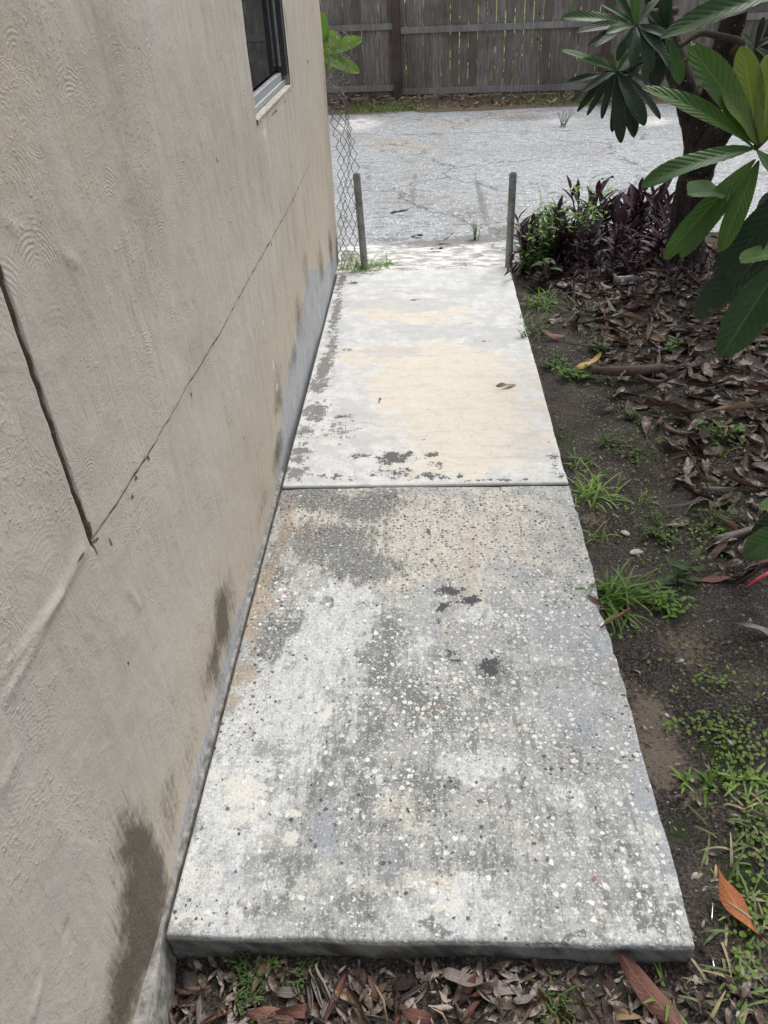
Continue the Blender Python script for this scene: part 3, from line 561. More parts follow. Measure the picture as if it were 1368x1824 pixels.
# added near-black board stands in for the unlit room behind the glass
f2 = MB(); f2.box((XB-.06, WY0-.05, WZ0-.05), (XB-.05, WY1+.05, WZ1+.05)); f2.build('dark_room_board', flat('dark_board', (.02, .02, .022)), win, False)
# sill and reveals
b = MB()
ns_ = 60; pts = []; ff = []
for i in range(ns_+1):
    y = WY0+(WY1-WY0)*i/ns_; j = float(fbm(np.array(y), np.array(2.), 9, 3, 91)-.5)*.006
    pts += [(-.10, y, WZ0+.004), (-.03, y, WZ0+.003), (-.003+j, y, WZ0+.000+j), (-.004+j, y, WZ0-.004), (-.006, y, WZ0-.014+j), (-.02, y, WZ0-.020)]
    if i: ff += [((i-1)*6+k, i*6+k, i*6+k+1, (i-1)*6+k+1)[::-1] for k in range(5)]
b.add(pts, ff); b.build('sill', M_sill, win, False)
b = MB(); b.box((-.30, WY1+.0, WZ0-.02), (-.012, WY1+.02, WZ1+.02)); b.box((-.30, WY0-.02, WZ0-.02), (-.012, WY0, WZ1+.02)); b.box((-.30, WY0, WZ1), (-.012, WY1, WZ1+.02))
b.build('reveal', M_wall, win, False)
# mortar fillet along the wall base
b = MB(); pts = []; ff = []; k = 0
ym = np.arange(-.5, 1.62, .008)
for i, y in enumerate(ym):
    out_ = .001+.006*fbm(np.array(y), np.array(0.), 14, 4, 77) + (.002+.022*fbm(np.array(y), np.array(4.), 12, 3, 78))*float(1-sstep(y, -.16, .01))
    zt = .001+.011*fbm(np.array(y), np.array(1.), 10, 4, 79) + .02*float(1-sstep(y, -.12, .0)); lowz = -.16
    if 1.0 < y: out_ *= .8
    zb = .004
    fr_ = float(sstep(y, -.06, .0)); pts += [(-.019, y, zt*.4+.003), (-.010, y, zt*.4), (-.008*fr_+out_*.45*(1-fr_), y, zt*.45), (-.007*fr_+out_*.75*(1-fr_), y, -.006*fr_-.03*(1-fr_)), (-.006*fr_+out_*(1-fr_), y, -.05), (out_+.004, y, lowz)]
    if i: ff += [((i-1)*6+q, i*6+q, i*6+q+1, (i-1)*6+q+1)[::-1] for q in range(5)]
b.add(pts, ff)
b.build('mortar_fillet', flat('mortar', (.25, .238, .22), .9, .25, 45, .45, .9), house)
# ================================================================== BOARD FENCE
FA, FB = np.array([-7.0, 10.66]), np.array([9.0, 9.22])       # near-side line of the pickets, solved from two post feet
fdir = (FB-FA)/np.linalg.norm(FB-FA); fn = np.array([-fdir[1], fdir[0]])   # away from camera
ga = math.atan2(fdir[1], fdir[0])
def woodmat(name, c0, c1):
    g = G(name, .85, .25); c = g.co(); gr = g.sc(c, (9, 9, .55)); n = g.noise(gr, 9, 6, .7, dist=.5); n2 = g.noise(c, 2.5, 3, .6)
    id_ = g.attr('board_id'); cc = g.mix(g.mr(n, .3, .7), c0, c1); cc = g.mix(g.m('MULTIPLY', g.mr(n2, .4, .7), .5), cc, tuple(q*.62 for q in c0))
    cc = g.mix(g.m('MULTIPLY', id_, .6), cc, (.12, .088, .078))
    kn, kr = g.pebble(g.sc(c, (1, 1, .8)), 9, .08, .16, .4); cc = g.mix(g.m('MULTIPLY', kn, .8), cc, (.035, .028, .024))
    return g.out(cc, g.bump(n, .5, .006))
M_board = woodmat('weathered_board', (.15, .13, .12), (.46, .425, .40))
M_rail = woodmat('weathered_rail', (.23, .215, .205), (.42, .405, .39))
M_post = woodmat('brown_post', (.085, .06, .052), (.17, .125, .11))
fence = empty('board_fence', (FA[0], FA[1], 0), label='weathered grey board fence with rails and a brown post beyond the road', cat='fence')
fence.rotation_euler.z = ga
L = float(np.linalg.norm(FB-FA))
def fs(x):  # distance along the fence at world x
    return (x-FA[0])/fdir[0]
posts = [fs(.20)-2.44*k for k in (1, 2)] + [fs(.20)+2.44*k for k in (0, 1, 2, 3)]
posts = sorted(posts)
edges = [0.0]+posts+[L]
for bi in range(len(edges)-1):
    a, e = edges[bi], edges[bi+1]
    n = max(1, round((e-a)/.104)); st = (e-a)/n; b = MB(); ids = []
    for k in range(n):
        x0 = a+k*st; wdt = st-.003-random.random()**2*.009; top = 1.80+(random.random()-.5)*.02; lean = (random.random()-.5)*.010; yo = random.random()*.004
        zb = .02+random.random()*.03
        b.add([(x0,yo,zb),(x0+wdt,yo,zb),(x0+wdt,yo+.016,zb),(x0,yo+.016,zb),(x0+lean,yo,top),(x0+wdt+lean,yo,top),(x0+wdt+lean,yo+.016,top),(x0+lean,yo+.016,top)],
              [(0,3,2,1),(4,5,6,7),(0,1,5,4),(1,2,6,5),(2,3,7,6),(3,0,4,7)])
        ids += [random.random()]*8
    o = b.build('picket_panel', M_board, fence, False)
    at = o.data.attributes.new('board_id', 'FLOAT', 'POINT'); at.data.foreach_set('value', ids)
    dz = random.uniform(-.02, .02) if bi != 2 else .045
    if bi == 3: dz = 0
    for z in (.085, .725, 1.45):
        b = MB(); b.box((a+.045, -.040, z+dz-.03), (e-.045, -.002, z+dz+.036)); o = b.build('rail', M_rail, fence, False); bevel(o, .003)
for p in posts:
    b = MB(); b.box((p-.045, -.075, -.1), (p+.045, -.003, 1.75)); o = b.build('post', M_post, fence, False); bevel(o, .004)

# sunlit greenery beyond the fence
def leafmat(name, cd_, cl, rough=.45, trans=.0, vein=None, bumpk=.5, nv=15.0, slant=1.3, var=.5, spec=.45):
    g = G(name, rough, spec); uv = g.co('UV'); s_ = g.sep(uv); c = g.co()
    av = g.m('ABSOLUTE', g.m('SUBTRACT', s_[1], .5))
    n = g.noise(c, 9, 4, .6); n2 = g.noise(c, 60, 4, .6)
    ob = g.n('ShaderNodeObjectInfo').outputs['Random']
    col = g.mix(g.mr(g.m('ADD', g.m('MULTIPLY', n, .6), g.m('MULTIPLY', ob, .4)), .3, .7), cd_, cl)
    col = g.mix(g.m('MULTIPLY', g.mr(n2, .5, .75), .3), col, tuple(q*.6 for q in cd_)); ed_ = g.m('MULTIPLY', g.mr(av, .40, .49), g.mr(g.noise(c, 24, 3, .6), .50, .60)); col = g.mix(g.m('MULTIPLY', ed_, .75), col, (.13, .085, .035)); sp = g.m('MULTIPLY', g.mr(g.noise(c, 38, 3, .6), .66, .72), .6); col = g.mix(sp, col, (.16, .13, .05))
    rib = g.mr(av, .035, .010); vw = g.m('SUBTRACT', g.m('MULTIPLY', s_[0], nv), g.m('MULTIPLY', av, nv*slant*.29)); fr_ = g.m('ABSOLUTE', g.m('SUBTRACT', g.m('FRACT', vw), .5))
    sv = g.mr(fr_, .09, .0)
    if vein:
        col = g.mix(g.m('MAXIMUM', g.m('MULTIPLY', rib, .8), g.m('MULTIPLY', sv, .2)), col, vein)
    h = g.m('SUBTRACT', g.m('SINE', g.m('MULTIPLY', fr_, math.pi)), g.m('MULTIPLY', rib, 1.2))
    g.out(col, g.bump(h, bumpk, .004))
    if trans:
        g.b.inputs['Transmission Weight'].default_value = 0
        tr = g.n('ShaderNodeBsdfTranslucent'); g.put(tr.inputs[0], g.mix(.5, col, (cl[0]*1.6, cl[1]*1.7, cl[2]*.7))); mx = g.n('ShaderNodeMixShader'); mx.inputs[0].default_value = trans
        g.t.links.new(g.b.outputs[0], mx.inputs[1]); g.t.links.new(tr.outputs[0], mx.inputs[2]); g.t.links.new(mx.outputs[0], g.t.nodes['Material Output'].inputs[0])
    return g.mat
M_lawn = leafmat('bright_green', (.12, .16, .05), (.30, .37, .12), .7, .3)
b = MB()
for k in range(9000):
    p = FA+fdir*random.uniform(0, L)+fn*random.uniform(.45, 1.3); z = random.uniform(0, 2.2); s_ = random.uniform(.07, .15)
    d = Vector((random.gauss(0,1), random.gauss(0,1), random.gauss(0,1))).normalized(); e = d.orthogonal().normalized()
    P = Vector((p[0], p[1], z)); b.add([P-d*s_, P+e*s_*.4, P+d*s_, P-e*s_*.4], [(0,1,2,3)], [(0,.5),(.5,0),(1,.5),(.5,1)])
tag(b.build('shrubbery', M_lawn), label='bright green shrubbery seen through the gaps of the board fence', cat='shrubbery', kind='stuff')

# ================================================================== LEAVES
def prof_oval(u): return (math.sin(math.pi*min(1, u**.85)))**.8
def prof_loquat(u):
    a = (u**.95)*((1-u)**.62); return a/.47+ .03*(1-u)
def prof_lance(u): return (math.sin(math.pi*u**.7))**.9
def leafmesh(L, W, nu=14, nv=6, fold=.3, curl=0.0, bend=0.0, twist=0.0, wave=.0, prof=prof_oval, serr=0.0, corr=0.0, nvein=15, phase=0.0, warp=0.0):
    """x along, y across, z up. fold: V angle; curl: roll round the axis; bend: arc along the length (rad)"""
    vs_, uv, fs_ = [], [], []
    x = z = 0; ang = 0; px = 0
    for i in range(nu+1):
        u = i/nu
        if i: ang = bend*(u-.5/nu)*1.0; x += math.cos(ang)*L/nu; z -= math.sin(ang)*L/nu
        a2 = bend*u; hw = W*.5*max(.0, prof(min(max(u, .0), 1.0))) + .0008
        if serr and i % 2: hw *= 1-serr
        tw = twist*u
        for j in range(nv+1):
            v = j/nv*2-1; s_ = v*hw
            if abs(curl) > .01:
                r = hw/curl; th = v*curl; yy_ = r*math.sin(th); zz = r*(1-math.cos(th))
            else: yy_ = s_*math.cos(fold); zz = abs(s_)*math.sin(fold)
            zz += corr*W*abs(v)**.7*math.sin(2*math.pi*(u*nvein-abs(v)*2.0))*.5 + wave*W*math.sin(u*9+phase+v*1.2)*abs(v)**2 + warp*W*math.sin(u*4+phase*1.7)*v
            cy, sy = math.cos(tw), math.sin(tw); yr = yy_*cy-zz*sy; zr = yy_*sy+zz*cy
            vs_.append(Vector((x+zr*math.sin(a2), yr, z+zr*math.cos(a2)))); uv.append((u, j/nv))
    for i in range(nu):
        for j in range(nv):
            q = i*(nv+1)+j; fs_.append((q, q+nv+1, q+nv+2, q+1))
    return vs_, fs_, uv
def place(b, leaf, base, direction, up, scale=1.0):
    X = Vector(direction).normalized(); Y = Vector(up).cross(X)
    if Y.length < 1e-4: Y = X.orthogonal()
    Y.normalize(); Z = X.cross(Y); base = Vector(base)
    b.add([base+(X*v.x+Y*v.y+Z*v.z)*scale for v in leaf[0]], leaf[1], leaf[2])
def aimleaf(b, base, tip, W, up, bend=.5, **k):
    """a leaf whose stalk end is at base and whose tip is at tip"""
    base = Vector(base); tip = Vector(tip); D = (tip-base); Lc = D.length
    Larc = Lc*(abs(bend)/2)/max(1e-3, math.sin(abs(bend)/2)) if abs(bend) > .02 else Lc
    lf = leafmesh(Larc, W, bend=bend, **k); mid = [v for v in lf[0]]
    n_ = k.get('nv', 6)+1; e = lf[0][-1-n_//2]; ang = math.atan2(e.z, e.x)
    D.normalize(); Y = Vector(up).cross(D); Y.normalize(); Z = D.cross(Y)
    ca, sa = math.cos(-ang), math.sin(-ang); v2 = [Vector((v.x*ca-v.z*sa, v.y, v.x*sa+v.z*ca)) for v in lf[0]]; s_ = Lc/math.hypot(e.x, e.z)
    b.add([base+(D*v.x+Y*v.y+Z*v.z)*s_ for v in v2], lf[1], lf[2])

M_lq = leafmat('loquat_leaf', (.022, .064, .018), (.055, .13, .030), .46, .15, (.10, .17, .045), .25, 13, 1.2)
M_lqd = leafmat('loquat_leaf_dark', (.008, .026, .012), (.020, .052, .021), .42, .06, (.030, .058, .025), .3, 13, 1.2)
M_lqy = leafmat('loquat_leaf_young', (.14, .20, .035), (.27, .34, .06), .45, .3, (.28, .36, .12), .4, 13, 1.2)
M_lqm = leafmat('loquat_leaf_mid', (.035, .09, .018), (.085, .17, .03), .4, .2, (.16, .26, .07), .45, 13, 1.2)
def barkmat():
    g = G('bark', .92, .25); c = g.co(); n = g.noise(g.sc(c, (2, 2, .7)), 16, 6, .7); n2 = g.noise(c, 6, 4, .6); n3 = g.noise(c, 90, 4, .7)
    col = g.mix(g.mr(n, .3, .7), (.012, .010, .009), (.050, .040, .034)); col = g.mix(g.m('MULTIPLY', g.mr(n2, .5, .7), .35), col, (.075, .058, .048))
    p, r = g.pebble(c, 70, .12, .4, .22); col = g.mix(g.m('MULTIPLY', p, .8), col, (.26, .27, .25)); col = g.mix(g.mr(n3, .62, .7), col, (.20, .20, .18))
    return g.out(col, g.bump(g.m('ADD', n, g.m('MULTIPLY', n3, .5)), 1.0, .012))
M_bark = barkmat(); M_twig = flat('twig', (.075, .055, .04), .9, .2, 60, .35, .5)
tree = empty('loquat_tree', (1.96, 3.62, -.02), label='large leaved tree with dark forked trunk, its branches reaching in from the right', cat='tree')
def tp(p, Y=3.62): return V(gy(p[0], p[1], Y))
def rel(ob, parent):   # keep world coordinates under an empty that stands elsewhere
    ob.matrix_parent_inverse = Matrix.Translation(-Vector(parent.location)); return ob
def limb(name, pts, rad, par=tree, n=14, wob=.10, mat=None, fine=6):
    P = [Vector(p) for p in pts]; Q = []; Rr = []
    for i in range(len(P)-1):
        p0 = P[max(i-1, 0)]; p1 = P[i]; p2 = P[i+1]; p3 = P[min(i+2, len(P)-1)]
        for k in range(fine):
            t = k/fine; Q.append(.5*((2*p1)+(-p0+p2)*t+(2*p0-5*p1+4*p2-p3)*t*t+(-p0+3*p1-3*p2+p3)*t**3)); Rr.append(rad[i]*(1-t)+rad[i+1]*t)
    Q.append(P[-1]); Rr.append(rad[-1])
    b = MB(); b.tube(Q, Rr, n, True, wob); o = b.build(name, mat or M_bark, par); return rel(o, tree)
T0 = V(gz(1222, 492, -.03))
trunk = limb('trunk', [T0, tp((1222,440)), tp((1228,370)), tp((1240,310)), tp((1250,262))], [.125, .098, .088, .085, .08], n=20)
limb('branch', [tp((1245,300)), tp((1238,230)), tp((1222,170)), tp((1195,90), 3.7), tp((1172,10), 3.75), tp((1150,-120), 3.8)], [.07, .064, .058, .056, .055, .05])
limb('branch', [tp((1252,280)), tp((1258,215)), tp((1275,150), 3.6), tp((1290,90), 3.55), tp((1312,10), 3.5), tp((1340,-150), 3.5)], [.08, .062, .056, .058, .055, .05])
limb('branch', [tp((1248,300), 3.58), tp((1272,250), 3.5), tp((1300,212), 3.4), tp((1335,150), 3.2), tp((1375,70), 3.0), tp((1420,-60), 2.8)], [.07, .062, .05, .042, .036, .03])
limb('branch', [tp((1300,95), 3.54), tp((1322,76), 3.3), tp((1270,62), 3.1), tp((1245,60), 3.0), tp((1200,85), 2.9), tp((1155,70), 2.75)], [.02, .016, .014, .013, .010, .007], n=8, mat=M_twig)
limb('branch', [tp((1182,30), 3.74), tp((1205,18), 3.4), tp((1180,20), 3.1), tp((1150,24), 2.9), tp((1132,44), 2.75)], [.018, .013, .011, .010, .008], n=8, mat=M_twig)
limb('branch', [tp((1240,80), 3.0), tp((1215,110), 2.9), tp((1160,105), 2.8), tp((1112,128), 2.7)], [.010, .009, .007, .006], n=8, mat=M_twig)
limb('branch', [tp((1420,-40), 2.8), tp((1440,60), 2.2), tp((1400,180), 1.7), tp((1368,236), 1.4), tp((1346,262), 1.3)], [.028, .02, .014, .011, .008], n=8, mat=M_twig)
limb('branch', [tp((1440,60), 2.2), tp((1480,250), 1.7), tp((1460,380), 1.45), tp((1425,440), 1.35), tp((1402,470), 1.3)], [.018, .014, .011, .009, .007], n=8, mat=M_twig)
limb('branch', [tp((1440,60), 2.2), tp((1470,10), 1.6), tp((1430,-30), 1.35)], [.018, .012, .008], n=8, mat=M_twig)

def cluster(cx, cy, Y, leaves, parent=tree, seed=0):
    """leaves: (tip px, tip py, dY of the tip, width px-ratio, material key, bend, up tweak)"""
    rr = random.Random(seed); groups = {}
    base = tp((cx, cy), Y); view = Vector(CAM)-base; view.normalize()
    for (tx, ty, dY, wr, mk, bend, *rest) in leaves:
        bx, by = (rest[0] if rest else (cx, cy)); b0 = tp((bx, by), Y+rr.uniform(-.01, .01))
        tip = tp((tx, ty), Y+dY); Lc = (tip-b0).length
        up = Vector((0, 0, 1))*1.0+view*.9+Vector((rr.uniform(-.3, .3), rr.uniform(-.3, .3), 0)); up.normalize()
        side = rest[1] if len(rest) > 1 else None
        if side: up = (up+Vector(side)).normalized()
        groups.setdefault(mk, MB())
        aimleaf(groups[mk], b0, tip, Lc*wr*1.06, up, bend, nu=64, nv=8, fold=.28, prof=prof_loquat, serr=.045, corr=.014, nvein=13, wave=.04, phase=rr.uniform(0, 6))
    mats = {'g': M_lq, 'd': M_lqd, 'y': M_lqy, 'm': M_lqm}
    for mk, b in groups.items(): rel(b.build('leaf_cluster', mats[mk], parent), tree)
# nearest whorl at the right edge
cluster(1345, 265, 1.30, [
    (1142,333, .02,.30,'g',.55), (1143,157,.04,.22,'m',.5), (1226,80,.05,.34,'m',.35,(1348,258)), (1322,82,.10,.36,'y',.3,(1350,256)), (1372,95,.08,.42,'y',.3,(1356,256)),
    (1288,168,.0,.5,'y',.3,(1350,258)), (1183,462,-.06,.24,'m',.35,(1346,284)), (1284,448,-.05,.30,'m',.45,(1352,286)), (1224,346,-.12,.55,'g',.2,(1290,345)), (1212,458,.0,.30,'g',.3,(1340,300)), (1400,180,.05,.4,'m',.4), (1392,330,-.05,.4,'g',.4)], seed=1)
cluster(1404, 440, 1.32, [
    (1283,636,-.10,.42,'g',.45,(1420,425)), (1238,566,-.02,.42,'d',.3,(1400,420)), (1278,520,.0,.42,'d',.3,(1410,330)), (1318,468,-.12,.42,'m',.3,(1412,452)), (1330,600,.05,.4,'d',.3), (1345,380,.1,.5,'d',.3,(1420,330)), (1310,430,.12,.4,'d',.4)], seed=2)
cluster(1425, -20, 1.28, [(1176,68,.0,.24,'g',.45,(1432,-22)), (1290,30,.15,.3,'d',.4), (1380,60,.1,.4,'g',.4)], seed=3)
cluster(1430, 890, 1.0, [(1328,992,-.02,.62,'g',.4,(1440,930)), (1352,908,-.05,.5,'m',.4,(1420,890)), (1345,975,.05,.5,'d',.3)], seed=4)
limb('branch', [tp((1480,250), 1.7), tp((1540,500), 1.4), tp((1500,780), 1.1), tp((1430,890), 1.0)], [.012, .010, .008, .006], n=8, mat=M_twig)
# middle whorls
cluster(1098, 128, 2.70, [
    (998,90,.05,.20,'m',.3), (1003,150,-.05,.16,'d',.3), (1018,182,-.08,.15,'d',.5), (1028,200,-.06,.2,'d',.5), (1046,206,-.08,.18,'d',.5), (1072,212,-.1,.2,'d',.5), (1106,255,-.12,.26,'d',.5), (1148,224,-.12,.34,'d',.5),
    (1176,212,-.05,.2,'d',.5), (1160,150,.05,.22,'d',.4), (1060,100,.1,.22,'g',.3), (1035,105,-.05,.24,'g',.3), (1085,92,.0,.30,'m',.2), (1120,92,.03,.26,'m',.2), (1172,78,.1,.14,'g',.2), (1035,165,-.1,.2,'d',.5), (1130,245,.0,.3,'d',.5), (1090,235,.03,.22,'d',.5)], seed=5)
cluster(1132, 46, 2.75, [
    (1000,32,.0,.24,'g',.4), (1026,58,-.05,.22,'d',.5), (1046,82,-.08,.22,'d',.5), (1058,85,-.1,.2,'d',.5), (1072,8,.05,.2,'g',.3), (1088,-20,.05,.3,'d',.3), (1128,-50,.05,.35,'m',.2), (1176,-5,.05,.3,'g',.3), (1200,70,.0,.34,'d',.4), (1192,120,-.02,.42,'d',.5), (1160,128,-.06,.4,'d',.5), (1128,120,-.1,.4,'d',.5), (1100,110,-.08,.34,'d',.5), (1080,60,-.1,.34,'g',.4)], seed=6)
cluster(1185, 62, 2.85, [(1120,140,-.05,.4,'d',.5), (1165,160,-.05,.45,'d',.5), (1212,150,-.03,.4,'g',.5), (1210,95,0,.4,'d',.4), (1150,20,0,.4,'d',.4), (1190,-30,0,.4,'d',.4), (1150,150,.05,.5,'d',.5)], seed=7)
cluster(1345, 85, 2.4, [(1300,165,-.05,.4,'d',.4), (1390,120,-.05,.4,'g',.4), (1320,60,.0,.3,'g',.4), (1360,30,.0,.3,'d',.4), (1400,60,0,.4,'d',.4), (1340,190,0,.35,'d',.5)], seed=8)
# crown overhead and behind, mostly above the frame, added to shade the bed
def whorl(pos, mk, n=9, seed=0, s_=.22):
    rr = random.Random(seed); b = MB(); lf = leafmesh(s_, s_*.3, nu=8, nv=4, fold=.25, bend=.9, prof=prof_loquat, corr=.02)
    for i in range(n):
        a = 2.4*i+rr.uniform(-.3, .3); d = Vector((math.cos(a), math.sin(a), rr.uniform(-.5, .45))); place(b, lf, Vector(pos)+d*.01, d, (0, 0, 1), rr.uniform(.7, 1.15))
    return rel(b.build('leaf_cluster', mk, tree), tree)
rr = random.Random(11)
for k in range(52):
    a = rr.uniform(0, 6.28); r = 1.75*math.sqrt(rr.random()); p = Vector((2.55+r*math.cos(a), 2.6+r*1.0*math.sin(a), rr.uniform(1.75, 3.0)))
    if p.x < 1.35: continue
    whorl(p, (M_lq, M_lqd, M_lqm)[k % 3], 10, k)
for k in range(6):
    a = k*1.05; limb('branch', [tp((1320,-120), 3.5), V((2.3+.5*math.cos(a), 3.1+.5*math.sin(a), 1.9+.1*k)), V((2.5+1.3*math.cos(a), 2.6+1.3*math.sin(a), 2.4+.1*k))], [.05, .03, .012], n=7)

# ================================================================== FALLEN LEAVES
def deadmat(name, a, c_, vein):
    g = G(name, .6, .35); uv = g.co('UV'); s_ = g.sep(uv); c = g.co(); av = g.m('ABSOLUTE', g.m('SUBTRACT', s_[1], .5)); n = g.noise(c, 20, 5, .65)
    ob = g.n('ShaderNodeObjectInfo').outputs['Random']
    col = g.mix(g.mr(g.m('ADD', g.m('MULTIPLY', n, .5), g.m('MULTIPLY', ob, .5)), .3, .7), a, c_); col = g.mix(g.m('MULTIPLY', g.mr(g.noise(c, 70, 4, .7), .56, .7), .6), col, tuple(q*.35 for q in a))
    rib = g.mr(av, .04, .012); vw = g.m('SUBTRACT', g.m('MULTIPLY', s_[0], 12.), g.m('MULTIPLY', av, 4.5)); fr_ = g.m('ABSOLUTE', g.m('SUBTRACT', g.m('FRACT', vw), .5)); sv = g.mr(fr_, .08, 0.)
    col = g.mix(g.m('MAXIMUM', g.m('MULTIPLY', rib, .7), g.m('MULTIPLY', sv, .14)), col, vein)
    return g.out(col, g.bump(g.m('ADD', g.m('MULTIPLY', n, 1.2), g.m('MULTIPLY', g.m('SUBTRACT', fr_, rib), .35)), .6, .004))
M_d = {'brown': deadmat('dead_brown', (.070, .043, .032), (.155, .098, .074), (.19, .13, .10)), 'grey': deadmat('dead_grey', (.15, .125, .115), (.29, .25, .235), (.33, .29, .26)),
       'dark': deadmat('dead_dark', (.022, .014, .012), (.060, .036, .028), (.08, .05, .04)), 'orange': deadmat('dead_orange', (.33, .105, .035), (.46, .18, .07), (.52, .25, .12)),
       'red': deadmat('dead_red', (.15, .065, .047), (.24, .12, .09), (.29, .17, .13)), 'tan': deadmat('dead_tan', (.30, .205, .125), (.42, .31, .20), (.48, .38, .26)), 'yellow': deadmat('dead_yellow', (.50, .33, .07), (.60, .45, .16), (.62, .5, .28))}
def deadproto(mk, k, flatl=False):
    rr = random.Random(k); b = MB(); curl = rr.choice([1.1, 1.6, 2.1, 2.5, .8]) if not flatl else rr.choice([.35, .55, .2])
    lf = leafmesh(1, rr.uniform(.26, .36), nu=14, nv=6, fold=.2, curl=curl*rr.choice([1, -1]), bend=rr.uniform(-.9, .9), twist=rr.uniform(-.7, .7), wave=.12, phase=rr.uniform(0, 6), warp=.14, prof=rr.choice([prof_oval, prof_loquat]))
    place(b, lf, (-.5, 0, 0), (1, 0, 0), (0, 0, 1))
    # stalk
    e = lf[0][3]; b.tube([(-.5, 0, 0), (-.58, .01, .01)], .008, 5)
    me = b.build('fallen_leaf', M_d[mk]); m = me.data; bpy.data.objects.remove(me); return m
protos = {mk: [deadproto(mk, 10*i+len(mk)) for i in range(5)] for mk in M_d}
protos_flat = {mk: [deadproto(mk, 100+10*i+len(mk), True) for i in range(2)] for mk in M_d}
def gh(x, y): return float(gheight(np.array([[x]]), np.array([[y]]))[0, 0])
def putleaf(x, y, z, Lf, rz, mesh, tilt=.15, rr=random):
    o = bpy.data.objects.new('fallen_leaf', mesh); C.objects.link(o); o.location = (x, y, z); o.rotation_euler = (rr.uniform(-tilt, tilt)*2.0, rr.uniform(-tilt, tilt), rz); o.scale = (Lf,)*3; return o
GL = 'brown dead leaves lying in the litter'
rr = random.Random(5)
def litter_d(x, y):
    b_ = np.interp(y, [-.2, .4, .9, 1.4, 2.0, 2.4, 2.9, 3.4], [1.50, 1.42, 1.40, 1.40, 1.35, 1.29, 1.22, 1.15]); return float(sstep(x, b_-.12, b_+.22))
n = 0; tries = 0
def vis(x, y):
    p = np.array([x, y, 0])-CAM; c = CR.T @ p; return 684+1370*c[0]/-c[2], 912-1370*c[1]/-c[2]
ADJ = {'brown': 'brown curled', 'dark': 'blackish brown', 'grey': 'bleached greyish', 'red': 'reddish brown', 'tan': 'light tan'}
lab = {'brown': 'brown curled dead leaf lying in the litter bed right of the walkway', 'dark': 'blackish brown dead leaf lying in the litter bed right of the walkway', 'grey': 'bleached greyish dead leaf lying in the litter bed right of the walkway', 'red': 'reddish brown dead leaf lying in the litter bed right of the walkway', 'tan': 'light tan dead leaf lying in the litter bed right of the walkway'}
while n < 235:
    x = rr.uniform(1.05, 2.75); y = rr.uniform(-.1, 3.9); q = vis(x, y)
    if not (q[0] < 1400 and 420 < q[1] < 1840): continue
    if rr.random() > litter_d(x, y)*(.45 if y < 1 else 1) or math.hypot(x-1.96, y-3.62) < .13: continue
    mk = rr.choices(['brown', 'grey', 'dark', 'red', 'tan'], [.38, .22, .24, .13, .03])[0]
    Lf = rr.uniform(.10, .20)
    zone = 'at the tree foot' if y > 3.0 else 'beside the mid far slab' if y > 2.2 else 'beside the slab joint' if y > 1.3 else 'beside the upper near slab' if y > .8 else 'beside the lower near slab'
    pi_ = rr.randrange(5); o = putleaf(x, y, gh(x, y)+rr.uniform(.012, .03), Lf, rr.uniform(0, 6.28), protos[mk][pi_], .25, rr); tag(o, '%s %s dead leaf in litter %s, %s' % ('long' if Lf > .15 else 'short', ADJ[mk], zone, 'near the walkway' if x < 1.5 else 'further right'), 'leaf', 'fallen leaves in the litter bed'); n += 1
labf = {k: v.replace('lying in the litter bed right of the walkway', 'on dirt before the near slab') for k, v in lab.items()}
for k in range(95):
    px = rr.uniform(290, 900) if k < 76 else rr.uniform(900, 1150); py = rr.uniform(1722, 1830); p = gz(px, py, -.09); mk = rr.choices(['brown', 'grey', 'dark', 'red', 'tan'], [.32, .40, .14, .1, .04])[0]
    if p[1] > -.035: continue
    o = putleaf(p[0], p[1], gh(p[0], p[1])+rr.uniform(.004, .014), rr.uniform(.04, .10), rr.uniform(0, 6.28), rr.choice(protos[mk] if rr.random() < .55 else protos_flat[mk]), .2, rr); tag(o, labf[mk].replace('on dirt', 'on dirt %s' % ('at the left end' if px < 500 else 'at the middle' if px < 750 else 'at the right part')), 'leaf', 'fallen leaves in front of the slab')
# small debris as one mass
b1 = MB(); small = [leafmesh(1, .35, nu=4, nv=2, curl=c_, fold=.2, bend=b_, wave=.1, twist=.4) for c_, b_ in ((1.2, .4), (.5, -.6), (1.9, .3), (-1., .5), (.3, 1.0))]
def scatter(b, N, reg, Lr, dens=None, zoff=(.003, .012), lf=small):
    for k in range(N):
        x = rr.uniform(reg[0], reg[1]); y = rr.uniform(reg[2], reg[3])
        if dens and rr.random() > dens(x, y): continue
        a = rr.uniform(0, 6.28); d = Vector((math.cos(a), math.sin(a), rr.uniform(-.25, .25))); u = Vector((rr.uniform(-.5, .5), rr.uniform(-.5, .5), 1))
        place(b, rr.choice(lf), (x, y, gh2(x, y)+rr.uniform(*zoff)), d, u, rr.uniform(*Lr))
_gi = {}
def gh2(x, y):
    k = (round(x*50), round(y*50))
    if k not in _gi: _gi[k] = gh(x, y)
    return _gi[k]
scatter(b1, 4200, (1.1, 2.8, -.1, 4.0), (.03, .14), litter_d, (.003, .022))
scatter(b1, 2200, (1.0, 1.7, -.3, 3.6), (.006, .03), lambda x, y: .5)
g_ = G('litter_debris', .75, .3); cc = g_.co(); nn = g_.noise(cc, 26, 4, .7)
M_deb = g_.out(g_.mix(g_.mr(nn, .50, .62), g_.mix(g_.mr(nn, .34, .5), (.035, .024, .020), (.12, .088, .070)), (.34, .295, .26)))
tag(b1.build('leaf_litter', M_deb), label='layer of small crumbled brown dead leaves covering the soil right of the walkway', cat='leaf litter', kind='stuff')
b1 = MB(); scatter(b1, 1500, (.03, 1.2, -.32, -.02), (.008, .05), None, (.003, .014)); tag(b1.build('leaf_litter', M_deb), label='crumbled dead leaves and bark bits along the front of the near slab', cat='leaf litter', kind='stuff')
b1 = MB()
